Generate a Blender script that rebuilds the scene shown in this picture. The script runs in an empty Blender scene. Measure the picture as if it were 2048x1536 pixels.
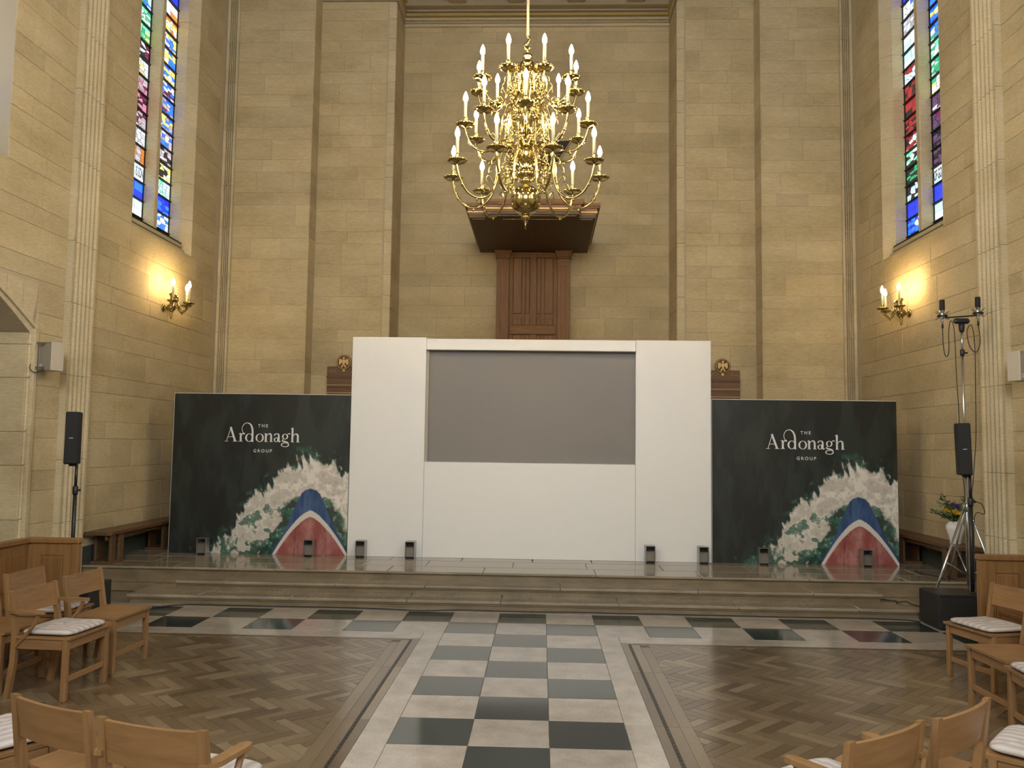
import bpy, math, random
import numpy as np
from mathutils import Matrix, Vector
random.seed(7)
PI = math.pi
sc = bpy.context.scene
COL = sc.collection

# ------------------------------------------------------------ camera
F_PX, YAW, PITCH, ROLL = 1650.8, .0362, .0737, .0136
CAM = Vector((.1706, 0, 1.75))
fw = Vector((-math.sin(YAW)*math.cos(PITCH), math.cos(YAW)*math.cos(PITCH), math.sin(PITCH)))
rt = Vector((math.cos(YAW), math.sin(YAW), 0))
up = rt.cross(fw)
rt2 = rt*math.cos(ROLL) + up*math.sin(ROLL)
up2 = up*math.cos(ROLL) - rt*math.sin(ROLL)
cd = bpy.data.cameras.new('camera')
cd.sensor_fit = 'HORIZONTAL'; cd.sensor_width = 36; cd.lens = F_PX/2048*36
cd.clip_start = .05; cd.clip_end = 200
cam = bpy.data.objects.new('camera', cd); COL.objects.link(cam)
cam.matrix_world = Matrix(((rt2.x, up2.x, -fw.x, CAM.x), (rt2.y, up2.y, -fw.y, CAM.y), (rt2.z, up2.z, -fw.z, CAM.z), (0, 0, 0, 1)))
sc.camera = cam

# ------------------------------------------------------------ world and exposure
wd = bpy.data.worlds.new('daylight'); sc.world = wd; wd.use_nodes = True
wd.node_tree.nodes['Background'].inputs[0].default_value = (1.0, .985, .965, 1)
wd.node_tree.nodes['Background'].inputs[1].default_value = 2.0
sc.view_settings.view_transform = 'Standard'
sc.view_settings.look = 'None'
sc.view_settings.gamma = 1
sc.view_settings.use_curve_mapping = False
sc.view_settings.exposure = 0.4
sc.cycles.sample_clamp_indirect = 4
sc.cycles.max_bounces = 5
sc.cycles.diffuse_bounces = 3
sc.cycles.glossy_bounces = 3
sc.cycles.caustics_reflective = False
sc.cycles.caustics_refractive = False
sc.cycles.use_adaptive_sampling = True
sc.cycles.adaptive_threshold = .08
sc.cycles.use_light_tree = False
BULB = 235.0          # radiance of the candle bulbs
NAVE = 13.0          # radiance of the clear side windows of the nave
REAR = 15.0          # radiance of the unseen rear window added for frontal light
GLASS = 2.4           # radiance of the lit window glass

# ------------------------------------------------------------ helpers
def prop(o, label=None, cat=None, group=None, kind=None):
    if label: o['label'] = label
    if cat: o['category'] = cat
    if group: o['group'] = group
    if kind: o['kind'] = kind
    return o

def link(name, data, parent=None, loc=(0, 0, 0), rz=0.0):
    o = bpy.data.objects.new(name, data); COL.objects.link(o)
    o.location = loc; o.rotation_euler = (0, 0, rz)
    if parent: o.parent = parent
    return o

def empty(name, loc, rz=0.0, label=None, cat=None, group=None):
    o = link(name, None, None, loc, rz); o.empty_display_size = .1
    return prop(o, label, cat, group)

def catmull(pts, n=6):
    P = [Vector(p) for p in pts]; P = [P[0]*2-P[1]] + P + [P[-1]*2-P[-2]]
    out = []
    for i in range(1, len(P)-2):
        a, b, c, d = P[i-1:i+3]
        for k in range(n):
            t = k/n
            out.append(.5*((2*b)+(c-a)*t+(2*a-5*b+4*c-d)*t*t+(3*b-a-3*c+d)*t**3))
    out.append(P[-2]); return out

class MB:
    def __init__(s): s.v = []; s.f = []; s.sm = []
    def add(s, v, f, smooth=False, M=None):
        b = len(s.v)
        s.v += [tuple(M @ Vector(p)) if M else tuple(p) for p in v]
        s.f += [tuple(b+i for i in q) for q in f]; s.sm += [smooth]*len(f)
        return s
    def box(s, x0, x1, y0, y1, z0, z1, c=0.0, M=None):
        if x0 > x1: x0, x1 = x1, x0
        if y0 > y1: y0, y1 = y1, y0
        if z0 > z1: z0, z1 = z1, z0
        c = min(c, (x1-x0)*.45, (y1-y0)*.45, (z1-z0)*.45)
        if c <= 0:
            v = [(x, y, z) for z in (z0, z1) for y in (y0, y1) for x in (x0, x1)]
            f = [(0, 2, 3, 1), (4, 5, 7, 6), (0, 1, 5, 4), (2, 6, 7, 3), (0, 4, 6, 2), (1, 3, 7, 5)]
            return s.add(v, f, False, M)
        v = []; idx = {}
        for ix, (X, dx) in enumerate(((x0, 1), (x1, -1))):
            for iy, (Y, dy) in enumerate(((y0, 1), (y1, -1))):
                for iz, (Z, dz) in enumerate(((z0, 1), (z1, -1))):
                    for ax in range(3):
                        p = [X+dx*c, Y+dy*c, Z+dz*c]; p[ax] = (X, Y, Z)[ax]
                        idx[(ix, iy, iz, ax)] = len(v); v.append(tuple(p))
        f = []
        def quad(keys, n):
            k = [idx[q] for q in keys]
            a, b, d = Vector(v[k[0]]), Vector(v[k[1]]), Vector(v[k[2]])
            if (b-a).cross(d-a).dot(Vector(n)) < 0: k.reverse()
            f.append(tuple(k))
        for ax in range(3):
            o1, o2 = [q for q in range(3) if q != ax]
            for sd in (0, 1):
                keys = []
                for a, b in ((0, 0), (1, 0), (1, 1), (0, 1)):
                    t = [0, 0, 0]; t[ax] = sd; t[o1] = a; t[o2] = b; keys.append((*t, ax))
                n = [0, 0, 0]; n[ax] = 1 if sd else -1; quad(keys, n)
        for ax in range(3):
            o1, o2 = [q for q in range(3) if q != ax]
            for a in (0, 1):
                for b in (0, 1):
                    keys = []
                    for e, g in ((0, o1), (0, o2), (1, o2), (1, o1)):
                        t = [0, 0, 0]; t[ax] = e; t[o1] = a; t[o2] = b; keys.append((*t, g))
                    n = [0, 0, 0]; n[o1] = 1 if a else -1; n[o2] = 1 if b else -1; quad(keys, n)
        for ix in (0, 1):
            for iy in (0, 1):
                for iz in (0, 1):
                    quad([(ix, iy, iz, 0), (ix, iy, iz, 1), (ix, iy, iz, 2)], [2*ix-1, 2*iy-1, 2*iz-1])
        return s.add(v, f, False, M)
    def lathe(s, prof, n=16, M=None, smooth=True, cap=True):
        v = []; f = []
        for r, z in prof:
            for k in range(n):
                a = 2*PI*k/n; v.append((r*math.cos(a), r*math.sin(a), z))
        m = len(prof)
        for i in range(m-1):
            for k in range(n):
                k2 = (k+1) % n
                f.append((i*n+k, i*n+k2, (i+1)*n+k2, (i+1)*n+k))
        if cap:
            f.append(tuple(range(n-1, -1, -1))); f.append(tuple((m-1)*n+k for k in range(n)))
        return s.add(v, f, smooth, M)
    def tube(s, pts, r, n=8, M=None, smooth=True):
        P = [Vector(p) for p in pts]; R = r if isinstance(r, (list, tuple)) else [r]*len(P)
        v = []; f = []; prev = None
        for i, p in enumerate(P):
            t = (P[min(i+1, len(P)-1)]-P[max(i-1, 0)]).normalized()
            if prev is None:
                a = Vector((0, 0, 1)) if abs(t.z) < .9 else Vector((1, 0, 0))
                x = t.cross(a).normalized()
            else:
                x = (prev - t*prev.dot(t)).normalized()
            prev = x; y = t.cross(x)
            for k in range(n):
                a = 2*PI*k/n; v.append(tuple(p + (x*math.cos(a)+y*math.sin(a))*R[i]))
        for i in range(len(P)-1):
            for k in range(n):
                k2 = (k+1) % n; f.append((i*n+k, i*n+k2, (i+1)*n+k2, (i+1)*n+k))
        f.append(tuple(range(n-1, -1, -1))); f.append(tuple((len(P)-1)*n+k for k in range(n)))
        return s.add(v, f, smooth, M)
    def prism(s, poly, y0, y1, M=None, smooth=False):
        # poly in (x,z), counter-clockwise seen from -y; extruded from y0 (front) to y1
        n = len(poly)
        v = [(x, y0, z) for x, z in poly] + [(x, y1, z) for x, z in poly]
        f = [tuple(range(n)), tuple(range(2*n-1, n-1, -1))]
        f += [(i, n+i, n+(i+1) % n, (i+1) % n) for i in range(n)]
        return s.add(v, f, smooth, M)
    def vprism(s, poly, z0, z1, M=None):
        n = len(poly)
        v = [(x, y, z0) for x, y in poly] + [(x, y, z1) for x, y in poly]
        f = [tuple(range(n-1, -1, -1)), tuple(range(n, 2*n))]
        f += [(i, (i+1) % n, n+(i+1) % n, n+i) for i in range(n)]
        return s.add(v, f, False, M)
    def mesh(s, name, mat):
        me = bpy.data.meshes.new(name); me.from_pydata(s.v, [], s.f)
        me.polygons.foreach_set('use_smooth', s.sm)
        if mat: me.materials.append(mat)
        me.update(); return me
    def build(s, name, mat, parent=None, loc=(0, 0, 0), rz=0.0):
        return link(name, s.mesh(name, mat), parent, loc, rz)

def bar(a, b, w, h, c=.003):
    """chamfered rectangular bar between two points -> (MB) helper matrix"""
    a, b = Vector(a), Vector(b); d = b-a; L = d.length; z = d.normalized()
    x = Vector((1, 0, 0)); x = (x - z*x.dot(z))
    if x.length < .1: x = Vector((0, 1, 0)) - z*z.y
    x.normalize(); y = z.cross(x)
    M = Matrix(((x.x, y.x, z.x, a.x), (x.y, y.y, z.y, a.y), (x.z, y.z, z.z, a.z), (0, 0, 0, 1)))
    return MB().box(-w/2, w/2, -h/2, h/2, 0, L, c, M)

# ------------------------------------------------------------ materials
MATS = {}
class NT:
    def __init__(s, name):
        m = bpy.data.materials.new(name); m.use_nodes = True
        s.m = m; s.t = m.node_tree; s.n = s.t.nodes; s.b = s.n['Principled BSDF']; MATS[name] = m
    def node(s, typ, **kw):
        q = s.n.new(typ)
        for k, v in kw.items(): setattr(q, k, v)
        return q
    def l(s, a, b): s.t.links.new(a, b)
    def pos(s, scale=(1, 1, 1), obj=False):
        mp = s.node('ShaderNodeMapping'); mp.inputs['Scale'].default_value = scale
        if obj: s.l(s.node('ShaderNodeTexCoord').outputs['Object'], mp.inputs[0])
        else: s.l(s.node('ShaderNodeNewGeometry').outputs['Position'], mp.inputs[0])
        return mp.outputs[0]
    def noise(s, vec, sc_, det=4, rough=.55, dist=0):
        q = s.node('ShaderNodeTexNoise'); q.inputs['Scale'].default_value = sc_; q.inputs['Detail'].default_value = det
        q.inputs['Roughness'].default_value = rough; q.inputs['Distortion'].default_value = dist
        s.l(vec, q.inputs['Vector']); return q.outputs[0]
    def ramp(s, fac, stops):
        q = s.node('ShaderNodeValToRGB'); e = q.color_ramp.elements
        while len(e) < len(stops): e.new(.5)
        for k, (p, c) in enumerate(stops): e[k].position = p; e[k].color = (*c, 1)
        s.l(fac, q.inputs[0]); return q.outputs[0]
    def mul(s, a, b, fac=1.0, typ='MULTIPLY'):
        q = s.node('ShaderNodeMix', data_type='RGBA', blend_type=typ); q.inputs[0].default_value = fac
        s.l(a, q.inputs[6]); s.l(b, q.inputs[7]); return q.outputs[2]
    def math(s, op, a, b):
        q = s.node('ShaderNodeMath', operation=op)
        for i, x in enumerate((a, b)):
            if isinstance(x, (int, float)): q.inputs[i].default_value = x
            else: s.l(x, q.inputs[i])
        return q.outputs[0]
    def rnd(s):
        a = s.node('ShaderNodeObjectInfo').outputs['Random']; b = s.node('ShaderNodeNewGeometry').outputs['Random Per Island']
        return s.math('FRACT', s.math('ADD', a, b), 0)
    def bump(s, h, strength=.2, dist=.01):
        q = s.node('ShaderNodeBump'); q.inputs['Strength'].default_value = strength; q.inputs['Distance'].default_value = dist
        s.l(h, q.inputs['Height']); s.l(q.outputs[0], s.b.inputs['Normal'])
    def set(s, **kw):
        for k, v in kw.items(): s.b.inputs[k].default_value = v
        return s

def plain(name, col, rough=.5, metal=0.0, var=.03, **kw):
    t = NT(name); t.set(**{'Base Color': (*col, 1), 'Roughness': rough, 'Metallic': metal}); t.set(**kw)
    v = t.noise(t.pos(), 9, 3); t.l(t.ramp(v, [(.3, tuple(c*(1-var) for c in col)), (.7, tuple(min(1, c*(1+var*.7)) for c in col))]), t.b.inputs['Base Color'])
    return t.m

def stone(name, c0, c1, rough=.85, vary=.10, gloss=False, scale=1.0):
    t = NT(name); p = t.pos((1, 1, 2.6))
    a = t.ramp(t.noise(p, .9*scale, 3, .6), [(.28, c0), (.72, c1)])
    g = t.ramp(t.noise(t.pos((1, 1, 5)), 14*scale, 3, .65), [(.25, (.80, .79, .76)), (.75, (1.10, 1.10, 1.10))])
    r = t.ramp(t.rnd(), [(0, (1-vary,)*3), (.5, (1, 1, 1)), (1, (1+vary*.6, 1+vary*.6, 1+vary*.5))])
    t.l(t.mul(t.mul(a, g), r), t.b.inputs['Base Color'])
    t.set(Roughness=rough)
    return t.m

def wood(name, c0, c1, rough=.45, axis=0, vary=.12, coat=0.0, sc_=1.0):
    t = NT(name); s = [14, 14, 14]; s[axis] = 1.2
    p = t.pos(tuple(k*sc_ for k in s), obj=True)
    a = t.ramp(t.noise(p, 2.2, 4, .62, .6), [(.25, c0), (.5, tuple((x+y)/2 for x, y in zip(c0, c1))), (.78, c1)])
    r = t.ramp(t.rnd(), [(0, (1-vary,)*3), (1, (1+vary*.7,)*3)])
    t.l(t.mul(a, r), t.b.inputs['Base Color'])
    t.set(Roughness=rough)
    if coat: t.set(**{'Coat Weight': coat, 'Coat Roughness': .12})
    return t.m

M_STONE = stone('wall_limestone', (.46, .37, .205), (.61, .505, .315))
M_MORTAR = plain('wall_mortar', (.50, .42, .29), .9)
M_TRIMST = stone('dressed_limestone', (.52, .43, .26), (.64, .545, .36), vary=.06)
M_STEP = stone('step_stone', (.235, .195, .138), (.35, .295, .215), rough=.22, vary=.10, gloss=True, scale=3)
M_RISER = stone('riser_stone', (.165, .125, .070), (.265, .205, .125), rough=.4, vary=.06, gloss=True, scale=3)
M_PALE = stone('pale_floor_stone', (.36, .31, .26), (.50, .44, .38), rough=.2, vary=.10, gloss=True, scale=5)
M_SLATE = stone('dark_slate_tile', (.018, .028, .027), (.034, .048, .046), rough=.17, vary=.2, gloss=True, scale=4)
for _m, _r, _i in ((M_PALE, .12, 1.75), (M_SLATE, .10, 1.9), (M_STEP, .11, 1.7)):
    _b = _m.node_tree.nodes['Principled BSDF']; _b.inputs['Roughness'].default_value = _r; _b.inputs['IOR'].default_value = _i
M_JOINT = plain('floor_joint', (.16, .14, .11), .7)
M_BASE = stone('dark_green_marble', (.045, .06, .055), (.08, .095, .085), rough=.35, vary=.05, gloss=True)
M_CEIL = plain('ceiling_plaster', (.36, .29, .18), .8)
M_COFF = plain('coffer_green', (.17, .20, .155), .8)
M_GILT = plain('gilt_line', (.62, .45, .16), .4, .6)

def parquet():
    t = NT('oak_parquet')
    g = t.noise(t.pos((7, 7, 7)), 6, 3, .65)
    a = t.ramp(g, [(.25, (.78, .78, .78)), (.75, (1.15, 1.13, 1.1))])
    r = t.ramp(t.rnd(), [(0, (.105, .068, .036)), (.3, (.148, .101, .057)), (.75, (.19, .136, .081)), (1, (.265, .202, .128))])
    w = t.ramp(t.noise(t.pos(), .8, 3), [(.3, (.8, .78, .75)), (.7, (1.1, 1.1, 1.08))])
    t.l(t.mul(t.mul(r, a), w), t.b.inputs['Base Color'])
    t.set(Roughness=.3); t.set(**{'Coat Weight': .55, 'Coat Roughness': .15})
    return t.m
M_PARQ = parquet()
M_BLACK_INLAY = plain('black_inlay', (.02, .018, .015), .35)
M_OAK = wood('light_oak', (.195, .100, .037), (.305, .170, .070), .42, 0)
M_OAKV = wood('light_oak_upright', (.195, .100, .037), (.305, .170, .070), .42, 2)
M_OAKD = wood('light_oak_depth', (.195, .100, .037), (.305, .170, .070), .42, 1)
M_STALL = wood('stall_oak', (.17, .082, .026), (.27, .14, .052), .4, 2)
M_BENCH = wood('bench_oak', (.085, .045, .02), (.16, .085, .038), .4, 1)
M_PULP = wood('pulpit_oak', (.185, .088, .032), (.29, .15, .06), .62, 2)
M_PULPH = wood('pulpit_oak_cross', (.185, .088, .032), (.29, .15, .06), .62, 0)
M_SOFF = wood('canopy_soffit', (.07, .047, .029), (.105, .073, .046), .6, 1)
M_HYMN = wood('hymn_board_oak', (.11, .052, .02), (.19, .095, .04), .45, 0)
M_WHITE = plain('white_set_panel', (.80, .795, .775), .5, var=.006)
M_SCREEN = plain('grey_screen', (.215, .198, .184), .55, var=.006)
M_CHROME = plain('brushed_steel', (.42, .41, .39), .3, .85)
M_STEELIN = plain('steel_inside', (.24, .22, .19), .4, .5)
M_BLACK = plain('black_plastic', (.012, .012, .013), .45)
M_GRILLE = plain('black_grille', (.010, .010, .010), .75)
M_BADGE = plain('badge_silver', (.5, .5, .5), .4, .5)
M_CREAM = plain('cream_plastic', (.52, .47, .37), .5)
M_CREAMG = plain('cream_grille', (.42, .38, .30), .7)
M_TRIPOD = plain('tripod_steel', (.72, .74, .76), .22, .95)
M_CABLE = plain('cable_rubber', (.012, .012, .012), .6)
M_VASE = plain('white_glaze', (.80, .80, .80), .2)
M_LEAF = plain('leaf_green', (.035, .075, .022), .6)
M_LEAF2 = plain('pale_leaf', (.12, .19, .06), .6)
M_YEL = plain('yellow_petal', (.75, .48, .02), .6)
M_PUR = plain('purple_petal', (.12, .06, .30), .6)
M_BRASS = NT('polished_brass').set(**{'Base Color': (.50, .385, .15, 1), 'Metallic': 1.0, 'Roughness': .12}).m
M_ROD = plain('gold_painted_rod', (.55, .47, .27), .45)
M_SLEEVE = plain('candle_sleeve', (.80, .72, .48), .5)
M_LEAD = plain('window_lead', (.012, .012, .012), .7)
M_FOAMW = plain('print_white', (.82, .80, .76), .6)
M_EDGEW = plain('board_white_edge', (.75, .73, .68), .6)
M_EDGEB = plain('board_black_edge', (.02, .02, .02), .6)
M_GOLD = plain('gold_paint', (.70, .50, .20), .4, .3)
M_BRONZE = plain('dark_bronze', (.03, .024, .018), .5, .4)

def emit(name, col, st):
    t = NT(name); t.set(**{'Base Color': (*col, 1), 'Emission Color': (*col, 1), 'Emission Strength': st}); return t.m
M_BULB = emit('lit_candle_bulb', (1.0, .70, .32), BULB)

def attr_mat(name, rough=.45, em=0.0):
    t = NT(name); a = t.node('ShaderNodeAttribute'); a.attribute_name = 'col'
    t.l(a.outputs[0], t.b.inputs['Base Color']); t.set(Roughness=rough)
    if em: t.l(a.outputs[0], t.b.inputs['Emission Color']); t.set(**{'Emission Strength': em})
    return t.m
M_PRINT = attr_mat('banner_print', .42)
M_GLASS = attr_mat('stained_glass', .2, GLASS)
M_GLASS.cycles.emission_sampling = 'NONE'
M_CLEAR = attr_mat('clear_leaded_glass', .2, NAVE)
M_REAR = attr_mat('added_rear_glass', .2, REAR)

def cushion_mat():
    t = NT('striped_cushion'); p = t.pos((1, 1, 1), obj=True)
    sx = t.node('ShaderNodeSeparateXYZ'); t.l(p, sx.inputs[0])
    w = t.node('ShaderNodeTexWave', wave_type='BANDS', bands_direction='X'); w.inputs['Scale'].default_value = 5.5
    w.inputs['Distortion'].default_value = .6; w.inputs['Detail'].default_value = 2; w.inputs['Detail Scale'].default_value = 14
    t.l(p, w.inputs[0])
    t.l(t.ramp(w.outputs[1], [(.1, (.38, .335, .325)), (.35, (.44, .395, .37)), (.6, (.46, .41, .355)), (.9, (.52, .48, .44))]), t.b.inputs['Base Color'])
    t.set(Roughness=.9); t.bump(t.noise(p, 160, 2), .4, .004); return t.m
M_CUSH = cushion_mat()

# ------------------------------------------------------------ room measures
W = 5.2; Y1 = 13.325; E1 = 3.71; Y2 = 13.69; E2 = 2.545; E2B = 2.40; Y3 = 14.50
ZC = 9.36; ZCEIL = 9.62; ZP = .285; YREAR = -4.0
SILL = 4.40; WTOP = 8.9; NY0, NY1 = 6.07, 7.90
WINS = [(-2.59, -.76), (1.74, 3.57), (6.07, 7.90), (10.40, 12.23)]
WY0, WY1 = 10.40, 12.23

# ------------------------------------------------------------ stone walls
BLOCKS = {}
def block_mesh(w, h):
    k = (round(w, 2), round(h, 3))
    if k not in BLOCKS:
        a, b = k[0]/2-.002, k[1]/2-.002; c = .004
        v = [(-a+c, 0, -b+c), (a-c, 0, -b+c), (a-c, 0, b-c), (-a+c, 0, b-c),
             (-a, .003, -b), (a, .003, -b), (a, .003, b), (-a, .003, b),
             (-a, .03, -b), (a, .03, -b), (a, .03, b), (-a, .03, b)]
        f = [(0, 1, 2, 3)]
        for i in range(4):
            j = (i+1) % 4
            f += [(i, 4+i, 4+j, j), (4+i, 8+i, 8+j, 4+j)]
        BLOCKS[k] = MB().add(v, f).mesh('stone_block', M_STONE)
    return BLOCKS[k]

def ashlar(parent, org, rz, u0, u1, z0, z1, opens=(), seed=1, lens=(.5, .62, .74, .9), zlow=ZP):
    rg = random.Random(seed); z = zlow; k = 0
    ca, sa = math.cos(rz), math.sin(rz)
    while z < z1-.02:
        h = (.35, .21)[k % 2]; k += 1
        zt = min(z+h, z1)
        if zt > z0+.05:
            segs = [(u0, u1)]
            zc = (z+zt)/2
            for ua, ub, za, zb in opens:
                if za < zc < zb:
                    new = []
                    for a, b in segs:
                        if ub <= a or ua >= b: new.append((a, b)); continue
                        if ua > a+.03: new.append((a, ua))
                        if ub < b-.03: new.append((ub, b))
                    segs = new
            for a, b in segs:
                u = a; first = True
                while u < b-.01:
                    w = rg.choice(lens)*(rg.choice((.5, .75, 1)) if first else 1); first = False
                    if b-u-w < .22: w = b-u
                    w = min(w, b-u); uc = u+w/2; u += w
                    pr = -rg.random()*.0015
                    x = org[0] + ca*uc - sa*pr; y = org[1] + sa*uc + ca*pr
                    link('stone_block', block_mesh(w, zt-z), parent, (x, y, (z+zt)/2), rz)
        z = zt

# --- back wall, three pieces
def back_piece(name, label, boxes):
    m = MB()
    for b in boxes: m.box(*b)
    return prop(m.build(name, M_MORTAR), label, 'wall', None, 'structure')

wn = back_piece('wall_back_niche', 'pale limestone wall at the back of the central niche', [(-E2B-.4, E2B+.4, Y3+.006, Y3+.5, 0, ZCEIL+.4)])
ashlar(wn, (0, Y3, 0), 0, -E2B+.005, E2B-.005, 2.4, ZC, seed=3)
for s, nm, ln in ((-1, 'wall_back_left', 'stepped limestone wall behind the left banner'), (1, 'wall_back_right', 'stepped limestone wall behind the right banner')):
    def bx(a, b, y0, y1): return (min(s*a, s*b), max(s*a, s*b), y0, y1, 0, ZCEIL+.4)
    w = back_piece(nm, ln, [bx(E1+.018, W+.5, Y1+.006, Y3+.5), bx(E2B+.018, E1+.018, Y2+.006, Y3+.5)])
    lo, hi = sorted((s*(E1+.005), s*(W-.2)))
    ashlar(w, (0, Y1, 0), 0, lo, hi, 2.0, ZCEIL, seed=11+s)
    lo, hi = sorted((s*(E2+.01), s*(E1-.005)))
    ashlar(w, (0, Y2, 0), 0, lo, hi, 2.0, ZC, seed=21+s, lens=(.45, .55, .7))
    # quoin strip beside the niche and the returns, built of upright stones
    z = 2.0; k = 0
    while z < ZC:
        h = (.35, .56, .21)[k % 3]; k += 1; zt = min(z+h, ZC)
        a, b = sorted((s*(E2B+.004), s*(E2-.012)))
        MB().box(a, b, Y2-.012, Y2+.03, z+.0015, zt-.0015, .004).build('quoin_stone', M_TRIMST, w)
        a, b = sorted((s*(E2B-.0), s*(E2B+.02)))
        MB().box(a, b, Y2-.004, Y3+.01, z+.0015, zt-.0015, .003).build('return_stone', M_STONE, w)
        a, b = sorted((s*(E1-.0), s*(E1+.02)))
        MB().box(a, b, Y1-.004, Y2+.01, z+.0015, zt-.0015, .003).build('return_stone', M_STONE, w)
        z = zt

# --- reeded pilaster profile, extruded in drums
def reeds(width, n, depth):
    """profile points along u (0..width), out = protrusion"""
    pts = [(0, 0), (0, depth)]; st = .035; pitch = (width-2*st)/n
    for i in range(n):
        a = st+i*pitch
        pts += [(a, depth)]
        for k in range(1, 6):
            t = k/6; pts.append((a+pitch*.12+pitch*.76*t, depth-.05*math.sin(PI*t)**1.5))
        pts += [(a+pitch, depth)]
    pts += [(width, depth), (width, 0)]
    return pts

def drums(parent, place, width, n, depth, z0, z1, name='pilaster_stone'):
    prof = reeds(width, n, depth); z = z0; k = 0
    while z < z1-.02:
        h = min((.82, .70, .95)[k % 3], z1-z); k += 1
        m = MB(); q = len(prof)
        pv = [place(u, d) for u, d in prof]
        m.add([(x, y, z+.002) for x, y in pv]+[(x, y, z+h-.002) for x, y in pv],
              [(i, (i+1) % q, q+(i+1) % q, q+i) for i in range(q)] + [tuple(range(q-1, -1, -1)), tuple(range(q, 2*q))])
        m.build(name, M_TRIMST, parent); z += h

# --- side walls with chancel window, nave window and arched opening
ARCH_Y0, ARCH_Y1, SPRING = 5.7, 8.40, 2.855
def arch_z(y, grow=0.0):
    c = (ARCH_Y0+ARCH_Y1)/2; h = (ARCH_Y1-ARCH_Y0)/2+grow
    t = min(1, abs(y-c)/h)
    return SPRING + grow*.4 + .62*(1-t**1.35)

for s, nm, ln in ((-1, 'wall_left', 'left limestone side wall with tall stained glass window'), (1, 'wall_right', 'right limestone side wall with tall stained glass window')):
    m = MB(); X0, X1 = s*(W+.006), s*(W+1.0)
    def sb(y0, y1, z0, z1): m.box(X0, X1, y0, y1, z0, z1)
    zs = 3.9
    sb(YREAR, ARCH_Y0, 0, zs); sb(ARCH_Y1, Y3, 0, zs); sb(YREAR, Y3, zs, SILL)
    yy = YREAR
    for a, b in WINS:
        sb(yy, a, SILL, ZCEIL+.4); sb(a, b, WTOP, ZCEIL+.4); yy = b
    sb(yy, Y3, SILL, ZCEIL+.4)
    # head of the arch
    N = 20
    for k in range(N):
        ya = ARCH_Y0+(ARCH_Y1-ARCH_Y0)*k/N; yb = ARCH_Y0+(ARCH_Y1-ARCH_Y0)*(k+1)/N
        za, zb = arch_z(ya), arch_z(yb)
        v = [(X0, ya, za), (X0, yb, zb), (X0, yb, zs), (X0, ya, zs), (X1, ya, za), (X1, yb, zb), (X1, yb, zs), (X1, ya, zs)]
        m.add(v, [(0, 1, 2, 3), (7, 6, 5, 4), (0, 4, 5, 1)])
    w = prop(m.build(nm, M_MORTAR), ln, 'wall', None, 'structure')
    rz = PI/2 if s < 0 else -PI/2
    org = (s*W, 0, 0)
    def U(a, b): return (a, b) if s < 0 else (-b, -a)
    wop = (*U(WY0-.01, WY1+.01), SILL, WTOP); nop = (*U(NY0, NY1), SILL, WTOP)
    ashlar(w, org, rz, *U(9.5, Y1-.2), ZP+.3, ZCEIL, [wop], seed=31+s, lens=(.55, .7, .85, 1.0))
    aop = (*U(ARCH_Y0-.12, ARCH_Y1+.12), 0, 3.38)
    ashlar(w, org, rz, *U(6.4, 9.0), .0, ZCEIL, [nop, aop], seed=41+s, lens=(.55, .7, .85, 1.0), zlow=.285-.56)
    # stones above the curve of the arch
    # moulded arch ring and jambs (voussoirs)
    K = 11
    for k in range(K):
        ya = ARCH_Y0-.11+(ARCH_Y1-ARCH_Y0+.22)*k/K+.002; yb = ARCH_Y0-.11+(ARCH_Y1-ARCH_Y0+.22)*(k+1)/K-.002
        q = MB(); n = 4; rows = []
        for i in range(n+1):
            y = ya+(yb-ya)*i/n; yi = min(max(y, ARCH_Y0), ARCH_Y1)
            rows.append(((yi, arch_z(yi)), (y, max(arch_z(y, .11)+.13, 3.39))))
        xa, xb = s*(W-.012), s*(W+.06)
        v = []
        for (y0_, z0_), (y1_, z1_) in rows:
            v += [(xa, y0_, z0_), (xa, y1_, z1_), (xb, y0_, z0_), (xb, y1_, z1_)]
        f = []
        for i in range(n):
            a = 4*i; f += [(a, a+1, a+5, a+4), (a+1, a+3, a+7, a+5), (a+2, a, a+4, a+6)]
        f += [(0, 2, 3, 1), (4*n, 4*n+1, 4*n+3, 4*n+2)]
        q.add(v, f); q.build('voussoir', M_TRIMST, w)
    for wd2, ex, pr2 in ((.035, .075, .030), (.02, .11, .022)):
        q = MB(); n = 40; v = []; f = []
        for i in range(n+1):
            y = ARCH_Y0-ex+(ARCH_Y1-ARCH_Y0+2*ex)*i/n; zc = arch_z(y, ex)
            for zz_ in (zc, zc+wd2*1.25): v += [(s*(W-.012-pr2), y, zz_), (s*(W+.02), y, zz_)]
        for i in range(n):
            a = 4*i; f += [(a, a+2, a+6, a+4), (a+2, a+3, a+7, a+6), (a, a+4, a+5, a+1)]
        q.add(v, f); q.build('arch_moulding', M_TRIMST, w)
        for yj, sg in ((ARCH_Y0, -1), (ARCH_Y1, 1)):
            a, b = sorted((yj+sg*(ex-wd2), yj+sg*ex)); MB().box(s*(W-.012-pr2), s*(W+.02), a, b, 0, arch_z(yj+sg*ex, ex)+.02, .004).build('jamb_moulding', M_TRIMST, w)
    for yj, sg in ((ARCH_Y0, -1), (ARCH_Y1, 1)):
        z = 0.0; k = 0
        while z < 2.96:
            h = min((.56, .35)[k % 2], 2.96-z); k += 1
            a, b = sorted((yj, yj+sg*.10))
            MB().box(s*(W-.012), s*(W+.06), a, b, z+.0015, z+h-.0015, .012).build('jamb_stone', M_TRIMST, w)
            a, b = sorted((yj-sg*.0, yj-sg*.03))
            MB().box(s*(W+.0), s*(W+.95), a, b, z+.0015, min(z+h, SPRING)-.0015, .003).build('reveal_stone', M_STONE, w)
            z += h
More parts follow.
